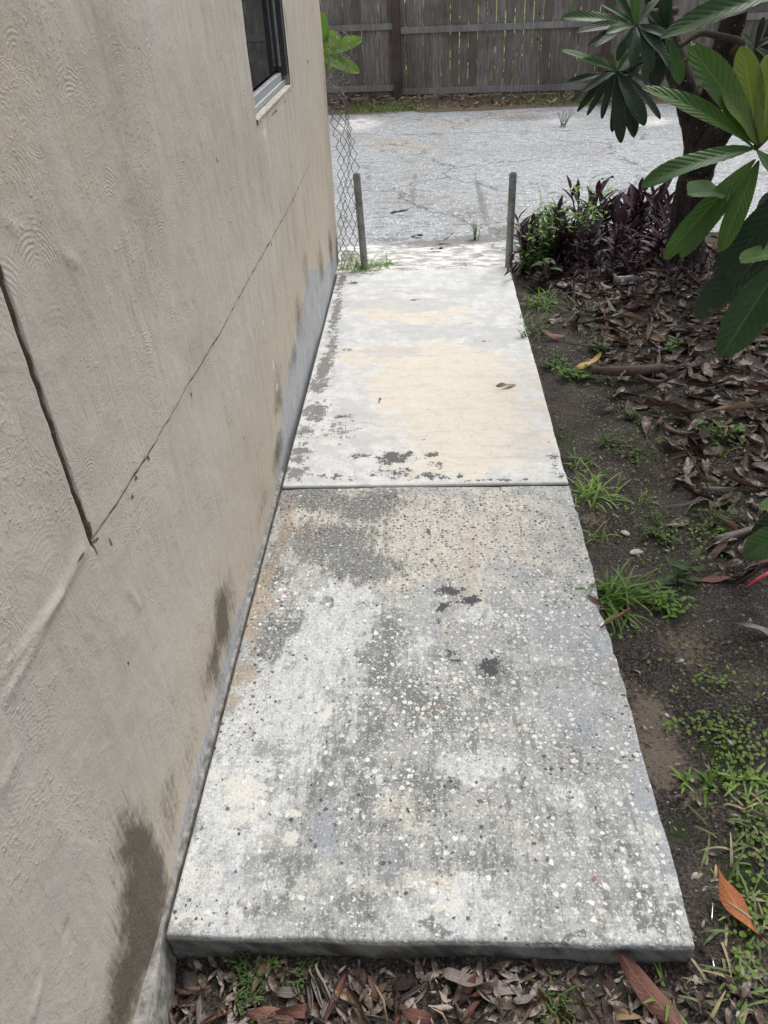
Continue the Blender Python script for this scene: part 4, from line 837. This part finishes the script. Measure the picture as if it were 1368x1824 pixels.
for k in range(600):
    x = rr.uniform(-1.2, 4.5); y = rr.uniform(9.1, 10.1); a = rr.uniform(0, 6.28)
    place(b1, rr.choice(small), (x, y, gh2(x, y)+.01), (math.cos(a), math.sin(a), rr.uniform(-.1, .4)), (0, 0, 1), rr.uniform(.04, .14)*(1.5 if x < 0 and y > 9.6 else 1))
g_ = G('dry_litter', .8, .3); cc = g_.co(); nn = g_.noise(cc, 9, 3, .6)
tag(b1.build('leaf_litter', g_.out(g_.mix(g_.mr(nn, .4, .62), (.20, .13, .09), (.46, .38, .30)))), label='dry brown leaf litter along the foot of the board fence', cat='leaf litter', kind='stuff')

def single(px, py, z, Lf, ang, mk, k, label, flatl=True, tilt=.08, cat='leaf'):
    p = gz(px, py, z)
    if z < 0: p = gz(px, py, gh(p[0], p[1])+.012); z = gh(p[0], p[1])+.014
    me = (protos_flat if flatl else protos)[mk][k % (2 if flatl else 5)]
    o = putleaf(p[0], p[1], z, Lf, R(ang), me, tilt, rr); o.scale[1] *= .78; return tag(o, label, cat)
single(903, 684, .022, .10, 22, 'tan', 0, 'narrow tan leaf lying alone on the far cream slab near its right edge')
single(677, 709, .018, .035, 80, 'dark', 1, 'tiny blackish leaf lying in the middle of the far cream slab')
single(764, 944, .006, .04, 110, 'red', 0, 'small dark red leaf lying on the near slab just below the joint')
single(1062, 1072, .004, .075, 120, 'brown', 1, 'orange brown leaf caught on the right edge of the near slab beside a grass tuft')
single(983, 603, -.01, .13, 172, 'red', 1, 'reddish brown leaf beside the right edge of the far slab', tilt=.15)
single(1052, 650, .0, .13, 15, 'yellow', 0, 'yellow dead leaf among weeds right of the far slab')
single(1112, 664, .01, .09, 60, 'tan', 1, 'dead leaf with a yellow tip upright on the litter right of the far slab', False, .3)
single(1300, 1612, -.035, .15, 122, 'orange', 0, 'large bright orange leaf on the grass at the lower right')
single(1152, 1772, -.05, .16, 132, 'red', 1, 'largest reddish brown leaf with clear veins, below the right corner of the near slab')
single(545, 1800, -.07, .13, 8, 'red', 0, 'broad pinkish brown leaf at the bottom edge of the picture')
single(600, 1768, -.06, .12, 70, 'red', 1, 'narrow red brown leaf leaning upright in front of the near slab', False, .3)
single(865, 1765, -.075, .055, 20, 'red', 0, 'small ragged reddish leaf on bare dirt in front of the near slab')
single(720, 1712, -.06, .06, 160, 'brown', 1, 'curled orange brown leaf against the front face of the near slab', False)
single(1285, 1028, -.03, .15, 178, 'red', 0, 'wide reddish leaf on the soil beside the red stalk at the right edge')
single(735, 419, .008, .13, 172, 'brown', 0, 'dark curled leaf on the road edge past the far slab, leftmost of those there', True)
single(795, 428, .012, .12, 8, 'red', 1, 'reddish dead leaf on the whitish strip between the two posts', True)
single(778, 444, .006, .07, 5, 'dark', 0, 'thin blackish leaf on the white strip just past the far slab', True)
single(712, 380, .008, .13, 0, 'grey', 1, 'grey stick-like curled leaf on the road surface', False)
single(1082, 318, .01, .10, 10, 'dark', 0, 'dark leaf lying on the road above the purple plants')
# curled brown stalk resting on the slab edge
def twig(name, pts, r, mat, label, cat='twig'):
    b = MB(); b.tube(pts, r, 7); return tag(b.build(name, mat), label, cat)
M_red = flat('red_stalk', (.42, .05, .07), .5, .4, 40, .3); M_brn = flat('brown_stalk', (.16, .07, .04), .7, .3, 50, .4)
twig('stalk', [V(gz(1070,1118,.006)), V(gz(1085,1106,.014)), V(gz(1100,1098,.012)), V(gz(1122,1084,-.02))], [.002, .004, .005, .003], M_brn, 'brown curled leaf stalk sticking out over the right edge of the near slab')
twig('stalk', [V(gz(1328,1046,.0)), V(gz(1350,1032,.01)), V(gz(1400,1004,.04))], [.003, .006, .008], M_red, 'bright red stalk entering from the right edge of the picture')
M_log = woodmat('rotten_wood', (.07, .05, .04), (.16, .12, .095))
bb = MB(); bb.tube([V(gz(1055,660,-.005)), V(gz(1100,662,.003)), V(gz(1145,660,.004)), V(gz(1180,655,0))], [.018, .022, .022, .018], 9, True, .3); tag(bb.build('branch_piece', M_log), 'short rotten brown branch lying in the litter right of the far slab', 'branch')
for (a_, b_, lb) in [((1010,612),(1190,640),'long thin dark twig lying across the weeds beside the far slab'), ((1200,770),(1262,870),'greyish twig on the litter near the right edge'), ((800,1830),(768,1795),'pale straw on the dirt at the bottom edge'), ((690,1822),(668,1755),'thin pale grass straw standing in front of the near slab')]:
    A = V(gz(*a_, -.02)); B = V(gz(*b_, .0)); Mi = (A+B)/2+Vector((.004, .004, .006)); twig('twig', [A, Mi, B], [.0012, .0020, .0012] if 'straw' in lb else [.002, .0035, .002], M_twig if 'dark' in lb or 'grey' in lb else M_d['tan'], lb)
# stones
M_stone = flat('pale_stone', (.42, .40, .37), .8, .3, 50, .25, .5)
ST = [(1115,947,.016,'pale grey stone on the soil right of the near slab, next to the joint'), (1135,981,.022,'flat white shell piece on the soil right of the near slab'), (1214,1175,.009,'small white pebble on bare soil midway down the near slab'),
      (1190,1270,.007,'tiny white pebble on the pale sand beside the near slab'), (1232,1385,.009,'white pebble beside a grass sprig at the lower right'), (1240,1552,.008,'white pebble close to the right edge of the near slab near its corner'), (1303,1320,.010,'white stone among round leaved weeds at the right'), (1243,1738,.008,'white chip of stone below the near slab corner'), (1318,1800,.006,'white chip of stone at the bottom right'), (207*1+230,0,0,'')]
for px, py, r, lb in ST[:-1]:
    p = gz(px, py, -.045); b = MB(); n_ = 5; vv = []; ff_ = []
    for i in range(1, n_):
        for j in range(7):
            th = math.pi*i/n_; ph = 2*math.pi*j/7; q = r*random.uniform(.62, 1.15); vv.append((q*math.sin(th)*math.cos(ph)*1.2, q*math.sin(th)*math.sin(ph)*.8, q*math.cos(th)*.38))
    ff_ = [(i*7+j, (i+1)*7+j, (i+1)*7+(j+1) % 7, i*7+(j+1) % 7) for i in range(n_-2) for j in range(7)]+[tuple(range(7)), tuple(((n_-2)*7+j) for j in range(6, -1, -1))]
    b.add(vv, ff_); o = b.build('stone', M_stone, None, False); bevel(o, r*.12, 2); o.location = (p[0], p[1], gh(p[0], p[1])+r*.15); o.rotation_euler.z = random.uniform(0, 6); tag(o, lb, 'stone')
# screws
M_steel = flat('steel', (.55, .56, .58), .3, .5, 80, .1, .05, 1.0)
for (a_, b_, lb) in [((1272,1705),(1276,1738),'shiny threaded screw lying on the dirt below the near slab corner'), ((1271,1610),(1268,1638),'screw lying in the grass beside the orange leaf')]:
    A = V(gz(*a_, -.045)); B = V(gz(*b_, -.05)); A.z = gh(A.x, A.y)+.006; B.z = gh(B.x, B.y)+.008
    s_ = empty('screw', A, label=lb, cat='screw'); b = MB(); N_ = 26; P = [(B-A)*(i/N_) for i in range(N_+1)]
    b.tube(P, [.0017+.0008*(i % 2) if i < 24 else .0008 for i in range(N_+1)], 8); b.build('shaft', M_steel, s_)
    b = MB(); d = (B-A).normalized(); b.tube([-d*.003, Vector((0,0,0)), d*.001], [.0042, .0038, .002], 10); b.build('screw_head', M_steel, s_)
# crushed clear bottle among the purple plants
g_ = G('clear_plastic', .3, .3); g_.b.inputs['Transmission Weight'].default_value = .92; g_.b.inputs['Base Color'].default_value = (.9, .93, .95, 1)
pb_ = gz(1115, 503, .02); bo = empty('plastic_bottle', (pb_[0], pb_[1], .035), label='crushed clear plastic bottle lying among the purple plants', cat='bottle'); bo.rotation_euler.z = R(12); bo.scale = (.75,)*3
b = MB(); b.tube([(-.09,0,0),(-.085,0,0),(-.05,0,.003),(-.02,0,-.003),(.02,0,.002),(.05,0,0),(.075,0,0),(.09,0,0),(.10,0,0)], [.022,.03,.027,.031,.026,.03,.022,.012,.012], 14, True, .12); b.build('bottle_body', g_.mat, bo)
b = MB(); b.tube([(.1,0,0),(.115,0,0)], [.014,.014], 12); b.build('cap', flat('cap', (.7,.72,.74)), bo)

# ================================================================== METAL POSTS AND MESH
def galv():
    g = G('galvanised', .55, .5); c = g.co(); n = g.noise(c, 60, 5, .65); n2 = g.noise(c, 9, 3, .6)
    col = g.mix(g.mr(n, .3, .7), (.19, .205, .19), (.31, .325, .31)); col = g.mix(g.mr(n2, .5, .7), col, (.12, .105, .08)); return g.out(col, g.bump(n, .25, .002), Metallic=.35)
M_galv = galv()
def mpost(foot, top, label):
    A = V(foot); B = V(top); o = empty('metal_post', A, label=label, cat='post', group='cut-off metal fence posts at the end of the walkway'); d = (B-A); N = 20; b = MB()
    for i in range(0, 1): pass
    ro, ri = .0205, .0175; ax = d.normalized(); u = ax.orthogonal().normalized(); v = ax.cross(u); rings = [(-.06, ro), (0, ro), (.5, ro), (.995, ro), (1, ro-.0008), (1, ri+.0006), (.995, ri), (.7, ri)]
    vv = [d*t+(u*math.cos(2*math.pi*k/N)+v*math.sin(2*math.pi*k/N))*r for t, r in rings for k in range(N)]
    b.add(vv, [(i*N+k, i*N+(k+1) % N, (i+1)*N+(k+1) % N, (i+1)*N+k) for i in range(len(rings)-1) for k in range(N)] + [tuple((len(rings)-1)*N+k for k in range(N))])
    b.build('tube', M_galv, o)
    b = MB(); hp = d*.17-Vector((0, .0205, 0)); b.tube([hp, hp-Vector((0, .004, 0))], [.005, .004], 8); b.build('bolt', M_twig, o)
    return o
P1 = gz(650, 478, 0); P2 = gz(906, 474, 0)
mpost((P1[0], P1[1], -.02), tuple(gy(635, 310, P1[1])), 'leaning grey metal post at the left end of the far slab, beside the wire mesh')
mpost((P2[0], P2[1], -.02), tuple(gy(914, 308, P2[1])), 'upright grey metal post at the right end of the far slab, beside the purple plants')
# chain-link remnant hanging in narrow folds at the house corner
M_wire = flat('rusty_wire', (.105, .105, .105), .6, .4, 60, .4, .1, .3)
M_wire2 = flat('bare_wire', (.30, .29, .28), .6, .4, 60, .3, .1, .3)
cl = empty('chain_link_mesh', (.02, 3.95, 0), label='narrow remnant of rusty chain-link mesh standing by the house corner', cat='wire mesh')
def relc(o, p): o.matrix_parent_inverse = Matrix.Translation(-Vector(p.location)); return o
def cl_x(py):   # centre and half width in px
    return np.interp(py, [110, 160, 210, 250, 300, 340, 400, 450, 482], [604, 601, 608, 617, 620, 618, 620, 622, 620]), np.interp(py, [110, 160, 210, 250, 300, 340, 400, 450, 482], [18, 16, 17, 16, 19, 19, 19, 22, 22])
rw = random.Random(4)
NW = 7
for kW in range(NW):
    pts = []; f0 = -1+2*kW/(NW-1); ph = kW % 2; yoff = rw.uniform(-.05, .05); step = 14.5
    py = 482.0; i = 0
    while py > 175:
        cxx, hw = cl_x(py); s_ = f0*(.85+.12*math.sin(py*.035+kW*1.7))+(.17 if (i+ph) % 2 else -.17)*1.15; x = cxx+hw*s_+rw.uniform(-1.2, 1.2)+2.5*math.sin(py*.02+kW); zq = V(gy(x, py, 3.93+yoff+.012*((i+ph) % 2)+.02*math.sin(py*.03+kW)))
        if pts:   # soften the bends
            pts.append(pts[-1].lerp(zq, .2)); pts.append(pts[-2].lerp(zq, .8))
        pts.append(zq); py -= step*(.9+.15*math.sin(py*.02)); i += 1
    b = MB(); b.tube(pts, .0018, 5); relc(b.build('wire', M_wire, cl), cl)
    # tangled rusty top
    pts2 = [pts[-1]]; pxy = [cl_x(175)[0]+16*f0, 175]
    for q in range(30):
        pxy[1] -= rw.uniform(0, 7.5); pxy[0] += rw.uniform(-7, 7); cxx, hw = cl_x(pxy[1]); pxy[0] = min(max(pxy[0], cxx-hw*1.1), cxx+hw*1.2); pts2.append(V(gy(pxy[0], pxy[1], 3.93+yoff+rw.uniform(-.03, .03))))
    b = MB(); b.tube(pts2, .0016, 5); relc(b.build('wire', M_wire2, cl), cl)
b = MB(); b.tube([V(gy(614,128,3.9)), V(gy(612,125,3.9)), V(gy(602,108,3.9)), V(gy(590,106,3.9)), V(gy(583,113,3.9)), V(gy(586,122,3.9)), V(gy(596,128,3.9))], .0018, 6); relc(b.build('wire', M_wire2, cl), cl)
b = MB(); b.tube([V(gy(622,130,3.9)), V(gy(628,112,3.9)), V(gy(633,104,3.9)), V(gy(634,96,3.9))], .0018, 6); relc(b.build('wire', M_wire2, cl), cl)

# ================================================================== BANANA PLANT
M_ban = leafmat('banana_leaf', (.09, .20, .03), (.24, .40, .07), .5, .35, (.34, .50, .16), 1.0, 18, .2)
M_banst = flat('banana_stem', (.14, .20, .06), .6, .3, 30, .3)
bp = gz(572, 200, 0.03); YB = 9.0
ban = empty('banana_plant', (float(gy(565,150,YB)[0]), YB, 0), label='young banana plant with broad bright green leaves behind the house corner', cat='plant')
b = MB(); s0 = V(gy(568,180,YB)); s0.z = 0; b.tube([s0, V(gy(570,110,YB))], [.05, .03], 10); relc(b.build('stem', M_banst, ban), ban)
def banleaf(a_, t_, W, up, bend=.5, dy=0):
    b = MB(); A = V(gy(*a_, YB)); T = V(gy(*t_, YB+dy)); aimleaf(b, A, T, W, up, bend, nu=26, nv=8, fold=.18, prof=lambda u: min(1, (math.sin(math.pi*u**.9))**.45), wave=.05); relc(b.build('leaf', M_ban, ban), ban)
vw = Vector((0, -1, .5))
banleaf((578,92), (646,70), .145, vw, .3); banleaf((572,80), (606,62), .16, vw, .5); banleaf((570,100), (641,129), .16, Vector((.1,-1,.7)), .5); banleaf((566,95), (572,20), .2, Vector((.3,-1,.1)), .3); banleaf((565,95), (600,110), .18, vw, .4, .1); banleaf((566,100), (588,128), .16, vw, .5)
banleaf((566,95), (500,80), .2, vw, .5); banleaf((566,95), (520,30), .2, vw, .5)

# ================================================================== PLANTS IN THE BED
M_pur = leafmat('purple_leaf', (.020, .010, .020), (.070, .030, .056), .45, .1, None, .3, 4, .2, .6, .25)
M_purs = flat('purple_stem', (.05, .018, .03), .6, .3)
def purple(seed):
    rr_ = random.Random(seed); H = rr_.uniform(.15, .29); st = MB(); lean = Vector((rr_.uniform(-.10, .10), rr_.uniform(-.10, .10), H)); st.tube([(0,0,-.02), lean*.5+Vector((.01, 0, 0)), lean], [.006, .005, .003], 6)
    root = empty('purple_plant', (0,0,0)); f = MB(); nl = rr_.randint(8, 12)
    for i in range(nl):
        t = .05+.95*i/(nl-1); a = i*math.pi+rr_.uniform(-.7, .7)+seed; Lf = rr_.uniform(.10, .165)*(1-.25*(i == nl-1)); el = .45+.75*t*t
        d = Vector((math.cos(a)*math.cos(el), math.sin(a)*math.cos(el), math.sin(el))); lf = leafmesh(1, rr_.uniform(.25, .33), nu=8, nv=4, fold=.38, bend=rr_.uniform(.1, .7), prof=prof_lance)
        place(f, lf, lean*t, d, (0, 0, 1), Lf)
    st.build('stem', M_purs, root); f.build('foliage', M_pur, root); return root
protoP = [purple(s) for s in range(6)]; used = [False]*6
rr = random.Random(21); cnt = 0
GP = 'purple leaved plants in the bed behind the far slab'
while cnt < 118:
    if cnt < 84: px, py = rr.uniform(935, 1215), rr.uniform(405, 520)
    elif cnt < 104: px, py = rr.uniform(1000, 1190), rr.uniform(395, 440)
    else: px, py = rr.uniform(1180, 1290), rr.uniform(480, 530)
    if px < 1000 and py < 440 and rr.random() < .6: continue
    p = gz(px, py, -.01)
    if math.hypot(p[0]-1.96, p[1]-3.62) < .14 or p[1] > 4.35: continue
    k = rr.randrange(6)
    o = protoP[k] if not used[k] else copy_tree(protoP[k]); used[k] = True
    sc = rr.uniform(.7, 1.05)*(.5 if py > 480 else 1)*(.85 if px < 960 else 1); z0 = gh(p[0], p[1]); o.location = (p[0], p[1], min(z0, 0)); o.rotation_euler.z = rr.uniform(0, 6.28); o.scale = (sc,)*3
    part_ = ('left third' if px < 1025 else 'middle' if px < 1115 else 'right third'); row = 'front edge' if py > 470 else 'back' if py < 430 else 'centre'; hh = 'tall' if sc > .9 else 'short'
    if px > 1180 and py > 480: tag(o, 'small purple leaved plant growing at the foot of the dark tree trunk', 'plant', 'small purple plants at the tree foot')
    else: tag(o, '%s purple leaved plant, %s of its bed, %s from post to tree' % (hh, row, part_), 'plant', GP)
    cnt += 1
for k, (px, py, s_, lb) in enumerate([(912,492,.55,'purple sprig lying over the far right corner of the far slab'), (935,440,.9,'lone purple sprig standing beside the right metal post')]):
    o = copy_tree(protoP[k]); p = gz(px, py, 0); o.location = (p[0]+.02, p[1], -.01); o.scale = (s_,)*3; o.rotation_euler = (0, R(-50) if k == 0 else 0, 1+k)
    for q in ('group',):
        if q in o: del o[q]
    tag(o, lb, 'plant')

M_weed = leafmat('weed_leaf', (.10, .22, .03), (.21, .38, .07), .5, .25, (.22, .36, .10), .4, 8, 1)
M_weedd = leafmat('weed_leaf_dull', (.045, .085, .022), (.10, .16, .045), .55, .2, (.14, .2, .07), .4, 8, 1)
M_clov = leafmat('round_leaf', (.10, .175, .025), (.19, .30, .05), .5, .2, None, .3, 6, 1)
M_grass = leafmat('grass_blade', (.10, .19, .03), (.22, .36, .07), .5, .3, None, .2, 3, 0)
M_grassd = leafmat('grass_blade_dull', (.065, .11, .03), (.15, .22, .065), .55, .2, None, .2, 3, 0)
M_straw = flat('straw', (.30, .26, .16), .8, .2, 30, .3)
def weedbush(name, loc, H, nst, nlf, Lr, mat, seed, label, spread=.12, prof=prof_oval, wr=.42, group=None, cat='weed'):
    rr_ = random.Random(seed); root = empty(name, loc, label=label, cat=cat, group=group); st = MB(); f = MB()
    for s_ in range(nst):
        a = rr_.uniform(0, 6.28); tip = Vector((math.cos(a)*rr_.uniform(0, spread), math.sin(a)*rr_.uniform(0, spread), H*rr_.uniform(.55, 1.1))); b0 = Vector((math.cos(a)*spread*.3*rr_.random(), math.sin(a)*spread*.3*rr_.random(), -.01))
        st.tube([b0, b0.lerp(tip, .5)+Vector((rr_.uniform(-.01, .01), rr_.uniform(-.01, .01), .01)), tip], [.0022, .0018, .001], 5)
        for i in range(nlf):
            t = (i+1)/nlf; an = i*2.4+s_; el = rr_.uniform(-.1, .7); d = Vector((math.cos(an)*math.cos(el), math.sin(an)*math.cos(el), math.sin(el)))
            place(f, leafmesh(1, wr, nu=6, nv=4, fold=.3, bend=rr_.uniform(.1, .8), prof=prof), b0.lerp(tip, t), d, (0, 0, 1), rr_.uniform(*Lr))
    st.build('stem', M_grassd, root); f.build('foliage', mat, root); return root
def at(px, py, z=-.03):
    p = gz(px, py, z); return (p[0], p[1], gh(p[0], p[1]) if p[0] > 1.0 or p[1] < 0 else 0.0)
weedbush('weed_bush', at(985,458,0), .34, 40, 9, (.045, .085), M_weed, 1, 'tallest light green weed bush growing through the purple plants', .22, prof_lance, .3)
weedbush('weed_bush', at(940,470,0), .22, 18, 8, (.03, .055), M_weed, 2, 'light green weed between the right metal post and the purple plants', .13)
weedbush('weed_bush', at(1045,450,0), .36, 12, 8, (.04, .07), M_weed, 3, 'light green weed sprigs rising in the middle of the purple plants', .14, prof_lance, .34)
weedbush('weed_bush', at(968,500), .16, 3, 5, (.06, .09), M_weedd, 4, 'broad leaved green weed beside the far right corner of the far slab', .05)
weedbush('weed_bush', at(990,640), .05, 16, 6, (.018, .032), M_weedd, 5, 'small leaved green weed beside the far slab, above the broken branch', .13)
weedbush('weed_bush', at(1022,665), .05, 20, 6, (.020, .035), M_weed, 6, 'spreading small leaved weed below the yellow dead leaf', .10)
weedbush('weed_bush', at(1065,618), .05, 14, 6, (.02, .035), M_weedd, 7, 'low green weed in the litter behind the yellow dead leaf', .12)
weedbush('weed_bush', at(1190,628), .05, 8, 5, (.02, .035), M_weed, 8, 'small bright weed in the litter bed below the big tree leaves', .08)
weedbush('weed_bush', at(936,600,0), .06, 3, 5, (.022, .032), M_weed, 9, 'tiny weed with round leaves leaning over the right edge of the far slab', .04)
weedbush('weed_bush', at(1090,780), .03, 18, 5, (.012, .022), M_weedd, 10, 'low weed patch on dark soil level with the near end of the far slab', .13)
weedbush('weed_bush', at(1130,800), .03, 14, 5, (.012, .022), M_weedd, 11, 'low weed patch right of the bright grass tuft', .10)
weedbush('weed_bush', at(1180,940), .03, 22, 5, (.014, .024), M_weedd, 12, 'dull green weed patch on the soil right of the pale grey stone', .11)
weedbush('weed_bush', at(1275,918), .035, 22, 5, (.014, .024), M_weedd, 13, 'mossy weed patch beside the curled dead leaves at the right', .10)
weedbush('weed_bush', at(1215,1030), .07, 4, 4, (.05, .08), M_weedd, 14, 'broad leaved dark weed on the soil right of the largest grass tuft', .05, prof_oval, .36)
weedbush('weed_bush', at(1190,1082), .05, 12, 5, (.016, .03), M_weed, 15, 'small weed cluster right of the largest grass tuft', .09)
weedbush('weed_bush', at(1125,740), .04, 12, 5, (.014, .024), M_weedd, 16, 'small weed on dark soil right of the tan leaf', .08)
weedbush('weed_bush', at(1290,780), .06, 10, 5, (.02, .04), M_weed, 17, 'light weed sprig in the litter near the right edge', .10)
weedbush('weed_bush', at(485,1722,-.08), .012, 6, 5, (.010, .016), M_weed, 18, 'tiny green sprout against the front face of the near slab', .02)
weedbush('weed_bush', at(848,425,0), .10, 9, 7, (.015, .03), M_weed, 19, 'small green weed on the road edge between the posts', .06, prof_lance, .3)
weedbush('weed_bush', at(1002,225,0), .14, 16, 5, (.010, .02), M_grassd, 20, 'small dry brown weed growing from the road crack at the right', .12, prof_lance, .3)
for k, (px, py, s_) in enumerate([(450,1755,.05), (540,1750,.04), (440,1790,.05), (985,1800,.06), (430,1725,.03)]):
    weedbush('moss_clump', at(px, py, -.09), .02, int(500*s_), 5, (.006, .012), M_weedd, 30+k, ('green moss clump before the near slab, ' + ('second from the wall' if k == 0 else 'farthest forward of the middle ones' if k == 1 else 'closest to the picture bottom near the wall' if k == 2 else 'right of centre under the slab' if k == 3 else 'nearest the wall and slab')), s_, prof_oval, .5, 'moss clumps in front of the slab', 'moss')
# round leaved creeping weeds as ground cover
b = MB(); disc = leafmesh(1, .95, nu=6, nv=4, fold=.12, bend=.2, prof=lambda u: math.sin(math.pi*u)**.5)
rr = random.Random(8)
def coverblob(px, py, rx, ry, N, sz=(.005, .012)):
    for k in range(N):
        q = (px+rr.gauss(0, rx), py+rr.gauss(0, ry)); p = gz(q[0], q[1], -.05)
        if p[0] < 1.01: continue
        a = rr.uniform(0, 6.28); place(b, disc, (p[0], p[1], gh2(p[0], p[1])+rr.uniform(.004, .022)), (math.cos(a), math.sin(a), rr.uniform(-.4, .5)), (rr.uniform(-.6, .6), rr.uniform(-.6, .6), 1), rr.uniform(*sz))
for q in [(1240,1295,35,14,75), (1290,1310,30,22,95), (1270,1220,40,10,40), (1330,1350,25,30,70), (1250,950,30,15,60), (1200,1090,30,12,50), (1290,880,30,14,50), (1200,780,60,20,60), (1340,1480,20,30,60), (1330,1640,25,60,90), (1310,1395,30,25,70), (1150,850,60,40,50), (1240,1200,40,30,40), (1150,720,50,20,40), (1090,780,50,25,60), (1110,900,50,20,40), (1180,800,40,25,50), (1160,1000,40,25,40), (1230,980,30,20,40), (1280,840,40,20,50), (1100,1130,30,10,25), (1060,700,30,15,40), (1250,700,60,30,30), (1330,1240,30,30,40)]: coverblob(*q)
tag(b.build('ground_cover', M_clov), label='creeping weeds with small round yellow green leaves on the soil at the right', cat='ground cover', kind='stuff')
blade = lambda Lf, W, bend: leafmesh(Lf, W, nu=7, nv=2, fold=.35, bend=bend, prof=lambda u: (1-u**2.2)*.95+.02)
def tuft(name, loc, n_, Lr, W, seed, label, mat=None, spread=.03, flatn=.5, cat='grass tuft', group=None):
    rr_ = random.Random(seed); b = MB()
    for k in range(n_):
        a = rr_.uniform(0, 6.28); el = rr_.uniform(flatn*.6, 1.3); Lf = rr_.uniform(*Lr); p0 = Vector((rr_.gauss(0, spread), rr_.gauss(0, spread), -.005))
        place(b, blade(Lf, W*rr_.uniform(.7, 1.2), rr_.uniform(.5, 1.7)), p0, (math.cos(a)*math.cos(el), math.sin(a)*math.cos(el), math.sin(el)), (0, 0, 1))
    o = b.build(name, mat or M_grass); o.location = loc; return tag(o, label, cat, group)
tuft('grass_tuft', at(1092,1062), 95, (.07, .17), .008, 1, 'largest bright grass tuft hanging onto the right edge of the near slab', None, .032)
tuft('grass_tuft', at(1055,872), 52, (.06, .14), .006, 2, 'bright grass tuft on the soil just right of the slab joint')
tuft('grass_tuft', at(1040,815), 26, (.04, .09), .006, 3, 'grass tuft beside the far slab above the joint')
tuft('grass_tuft', at(1058,945), 18, (.04, .08), .006, 4, 'small grass sprig against the near slab below the joint')
tuft('grass_tuft', at(960,535), 60, (.07, .19), .005, 5, 'fine grass tuft at the far right corner of the far slab', None, .04)
tuft('grass_tuft', at(950,585), 60, (.07, .16), .0035, 6, 'wispy pale grass leaning over the right edge of the far slab', M_grassd, .05)
tuft('grass_tuft', at(1040,560), 60, (.08, .2), .003, 7, 'tangle of thin dry grass in front of the purple plants', M_grassd, .08, .2)
tuft('grass_tuft', at(650,476,0), 60, (.05, .14), .006, 8, 'grass tuft at the foot of the left metal post', None, .05)
tuft('grass_tuft', at(685,470,0), 30, (.05, .12), .005, 9, 'small grass clump right of the left metal post', None, .025)
tuft('grass_tuft', at(620,476,0), 24, (.05, .11), .006, 10, 'grass clump between the house corner and the left metal post', None, .03)
tuft('grass_tuft', at(1095,664), 10, (.05, .11), .005, 11, 'few yellowish grass blades beside the broken branch')
tuft('grass_tuft', at(1225,1380), 9, (.03, .055), .007, 12, 'small grass sprig alone on the soil beside the lower near slab', None, .006)
tuft('grass_tuft', at(1268,1385), 14, (.03, .07), .007, 13, 'grass sprig beneath the round leaved weeds at the right', None, .012)
tuft('grass_tuft', at(1340,1385), 18, (.03, .08), .007, 14, 'grass sprig at the right edge beside the white stone', None, .02)
tuft('grass_tuft', at(1190,1788,-.07), 9, (.04, .08), .007, 15, 'long green blades beside the largest reddish leaf', None, .006)
tuft('grass_tuft', at(1300,800), 24, (.05, .11), .004, 16, 'grass sprig in the litter at the right edge', None, .03)
tuft('grass_tuft', at(1180,1062), 12, (.04, .08), .006, 17, 'pale grass sprig right of the largest grass tuft', None, .01)
tuft('grass_tuft', at(1150,880), 10, (.03, .07), .005, 18, 'thin grass sprig on dark soil between weed patches', None, .012)
tuft('grass_tuft', at(1080,345,0), 1+14, (.05, .12), .006, 19, 'green blades rising behind the purple plants', None, .03)
# turf in the lower right corner and the strip by the fence
b = MB(); b2 = MB(); rr = random.Random(14)
for k in range(1500):
    px = rr.uniform(1190, 1400); py = rr.uniform(1400, 1850); d_ = sstep(px, 1215+max(0, 1560-py)*.25, 1345+max(0, 1500-py)*.3)
    cl_ = fbm(np.array(px), np.array(py), .02, 2, 3)
    if rr.random() > d_*(.12+1.2*max(0, float(cl_)-.36)): continue
    p = gz(px, py, -.06); a = rr.uniform(0, 6.28); el = rr.uniform(.1, .9); tgt = b if rr.random() < .72 else b2
    place(tgt, blade(rr.uniform(.03, .085), rr.uniform(.003, .006), rr.uniform(.3, 1.6)), (p[0], p[1], gh2(p[0], p[1])), (math.cos(a)*math.cos(el), math.sin(a)*math.cos(el), math.sin(el)), (0, 0, 1))
tag(b.build('grass', M_grassd), label='patchy green turf on the soil at the lower right corner', cat='grass', kind='stuff')
tag(b2.build('dry_grass', M_straw), label='dry straw coloured grass stems mixed into the turf at the lower right', cat='dry grass', kind='stuff')
b = MB(); b2 = MB()
for k in range(8000):
    x = rr.uniform(-1.5, 5.0); y = rr.uniform(9.05, 9.75); d_ = float(fbm(np.array(x), np.array(y), 1.6, 3, 9)); 
    if rr.random() > max(0, (d_-.40)*7)*(1.0 if y < 9.5 else .25): continue
    a = rr.uniform(0, 6.28); el = rr.uniform(.3, 1.3); place(b if rr.random() < .8 else b2, leafmesh(rr.uniform(.04, .12), .007, nu=3, nv=1, bend=.6, prof=lambda u: 1-u*.9), (x, y, gh2(x, y)-.005), (math.cos(a)*math.cos(el), math.sin(a)*math.cos(el), math.sin(el)), (0, 0, 1))
tag(b.build('grass', M_grass), label='short green grass strip between the road and the board fence', cat='grass', kind='stuff')
tag(b2.build('dry_grass', M_straw), label='dry grass stems in the strip between the road and the board fence', cat='dry grass', kind='stuff')
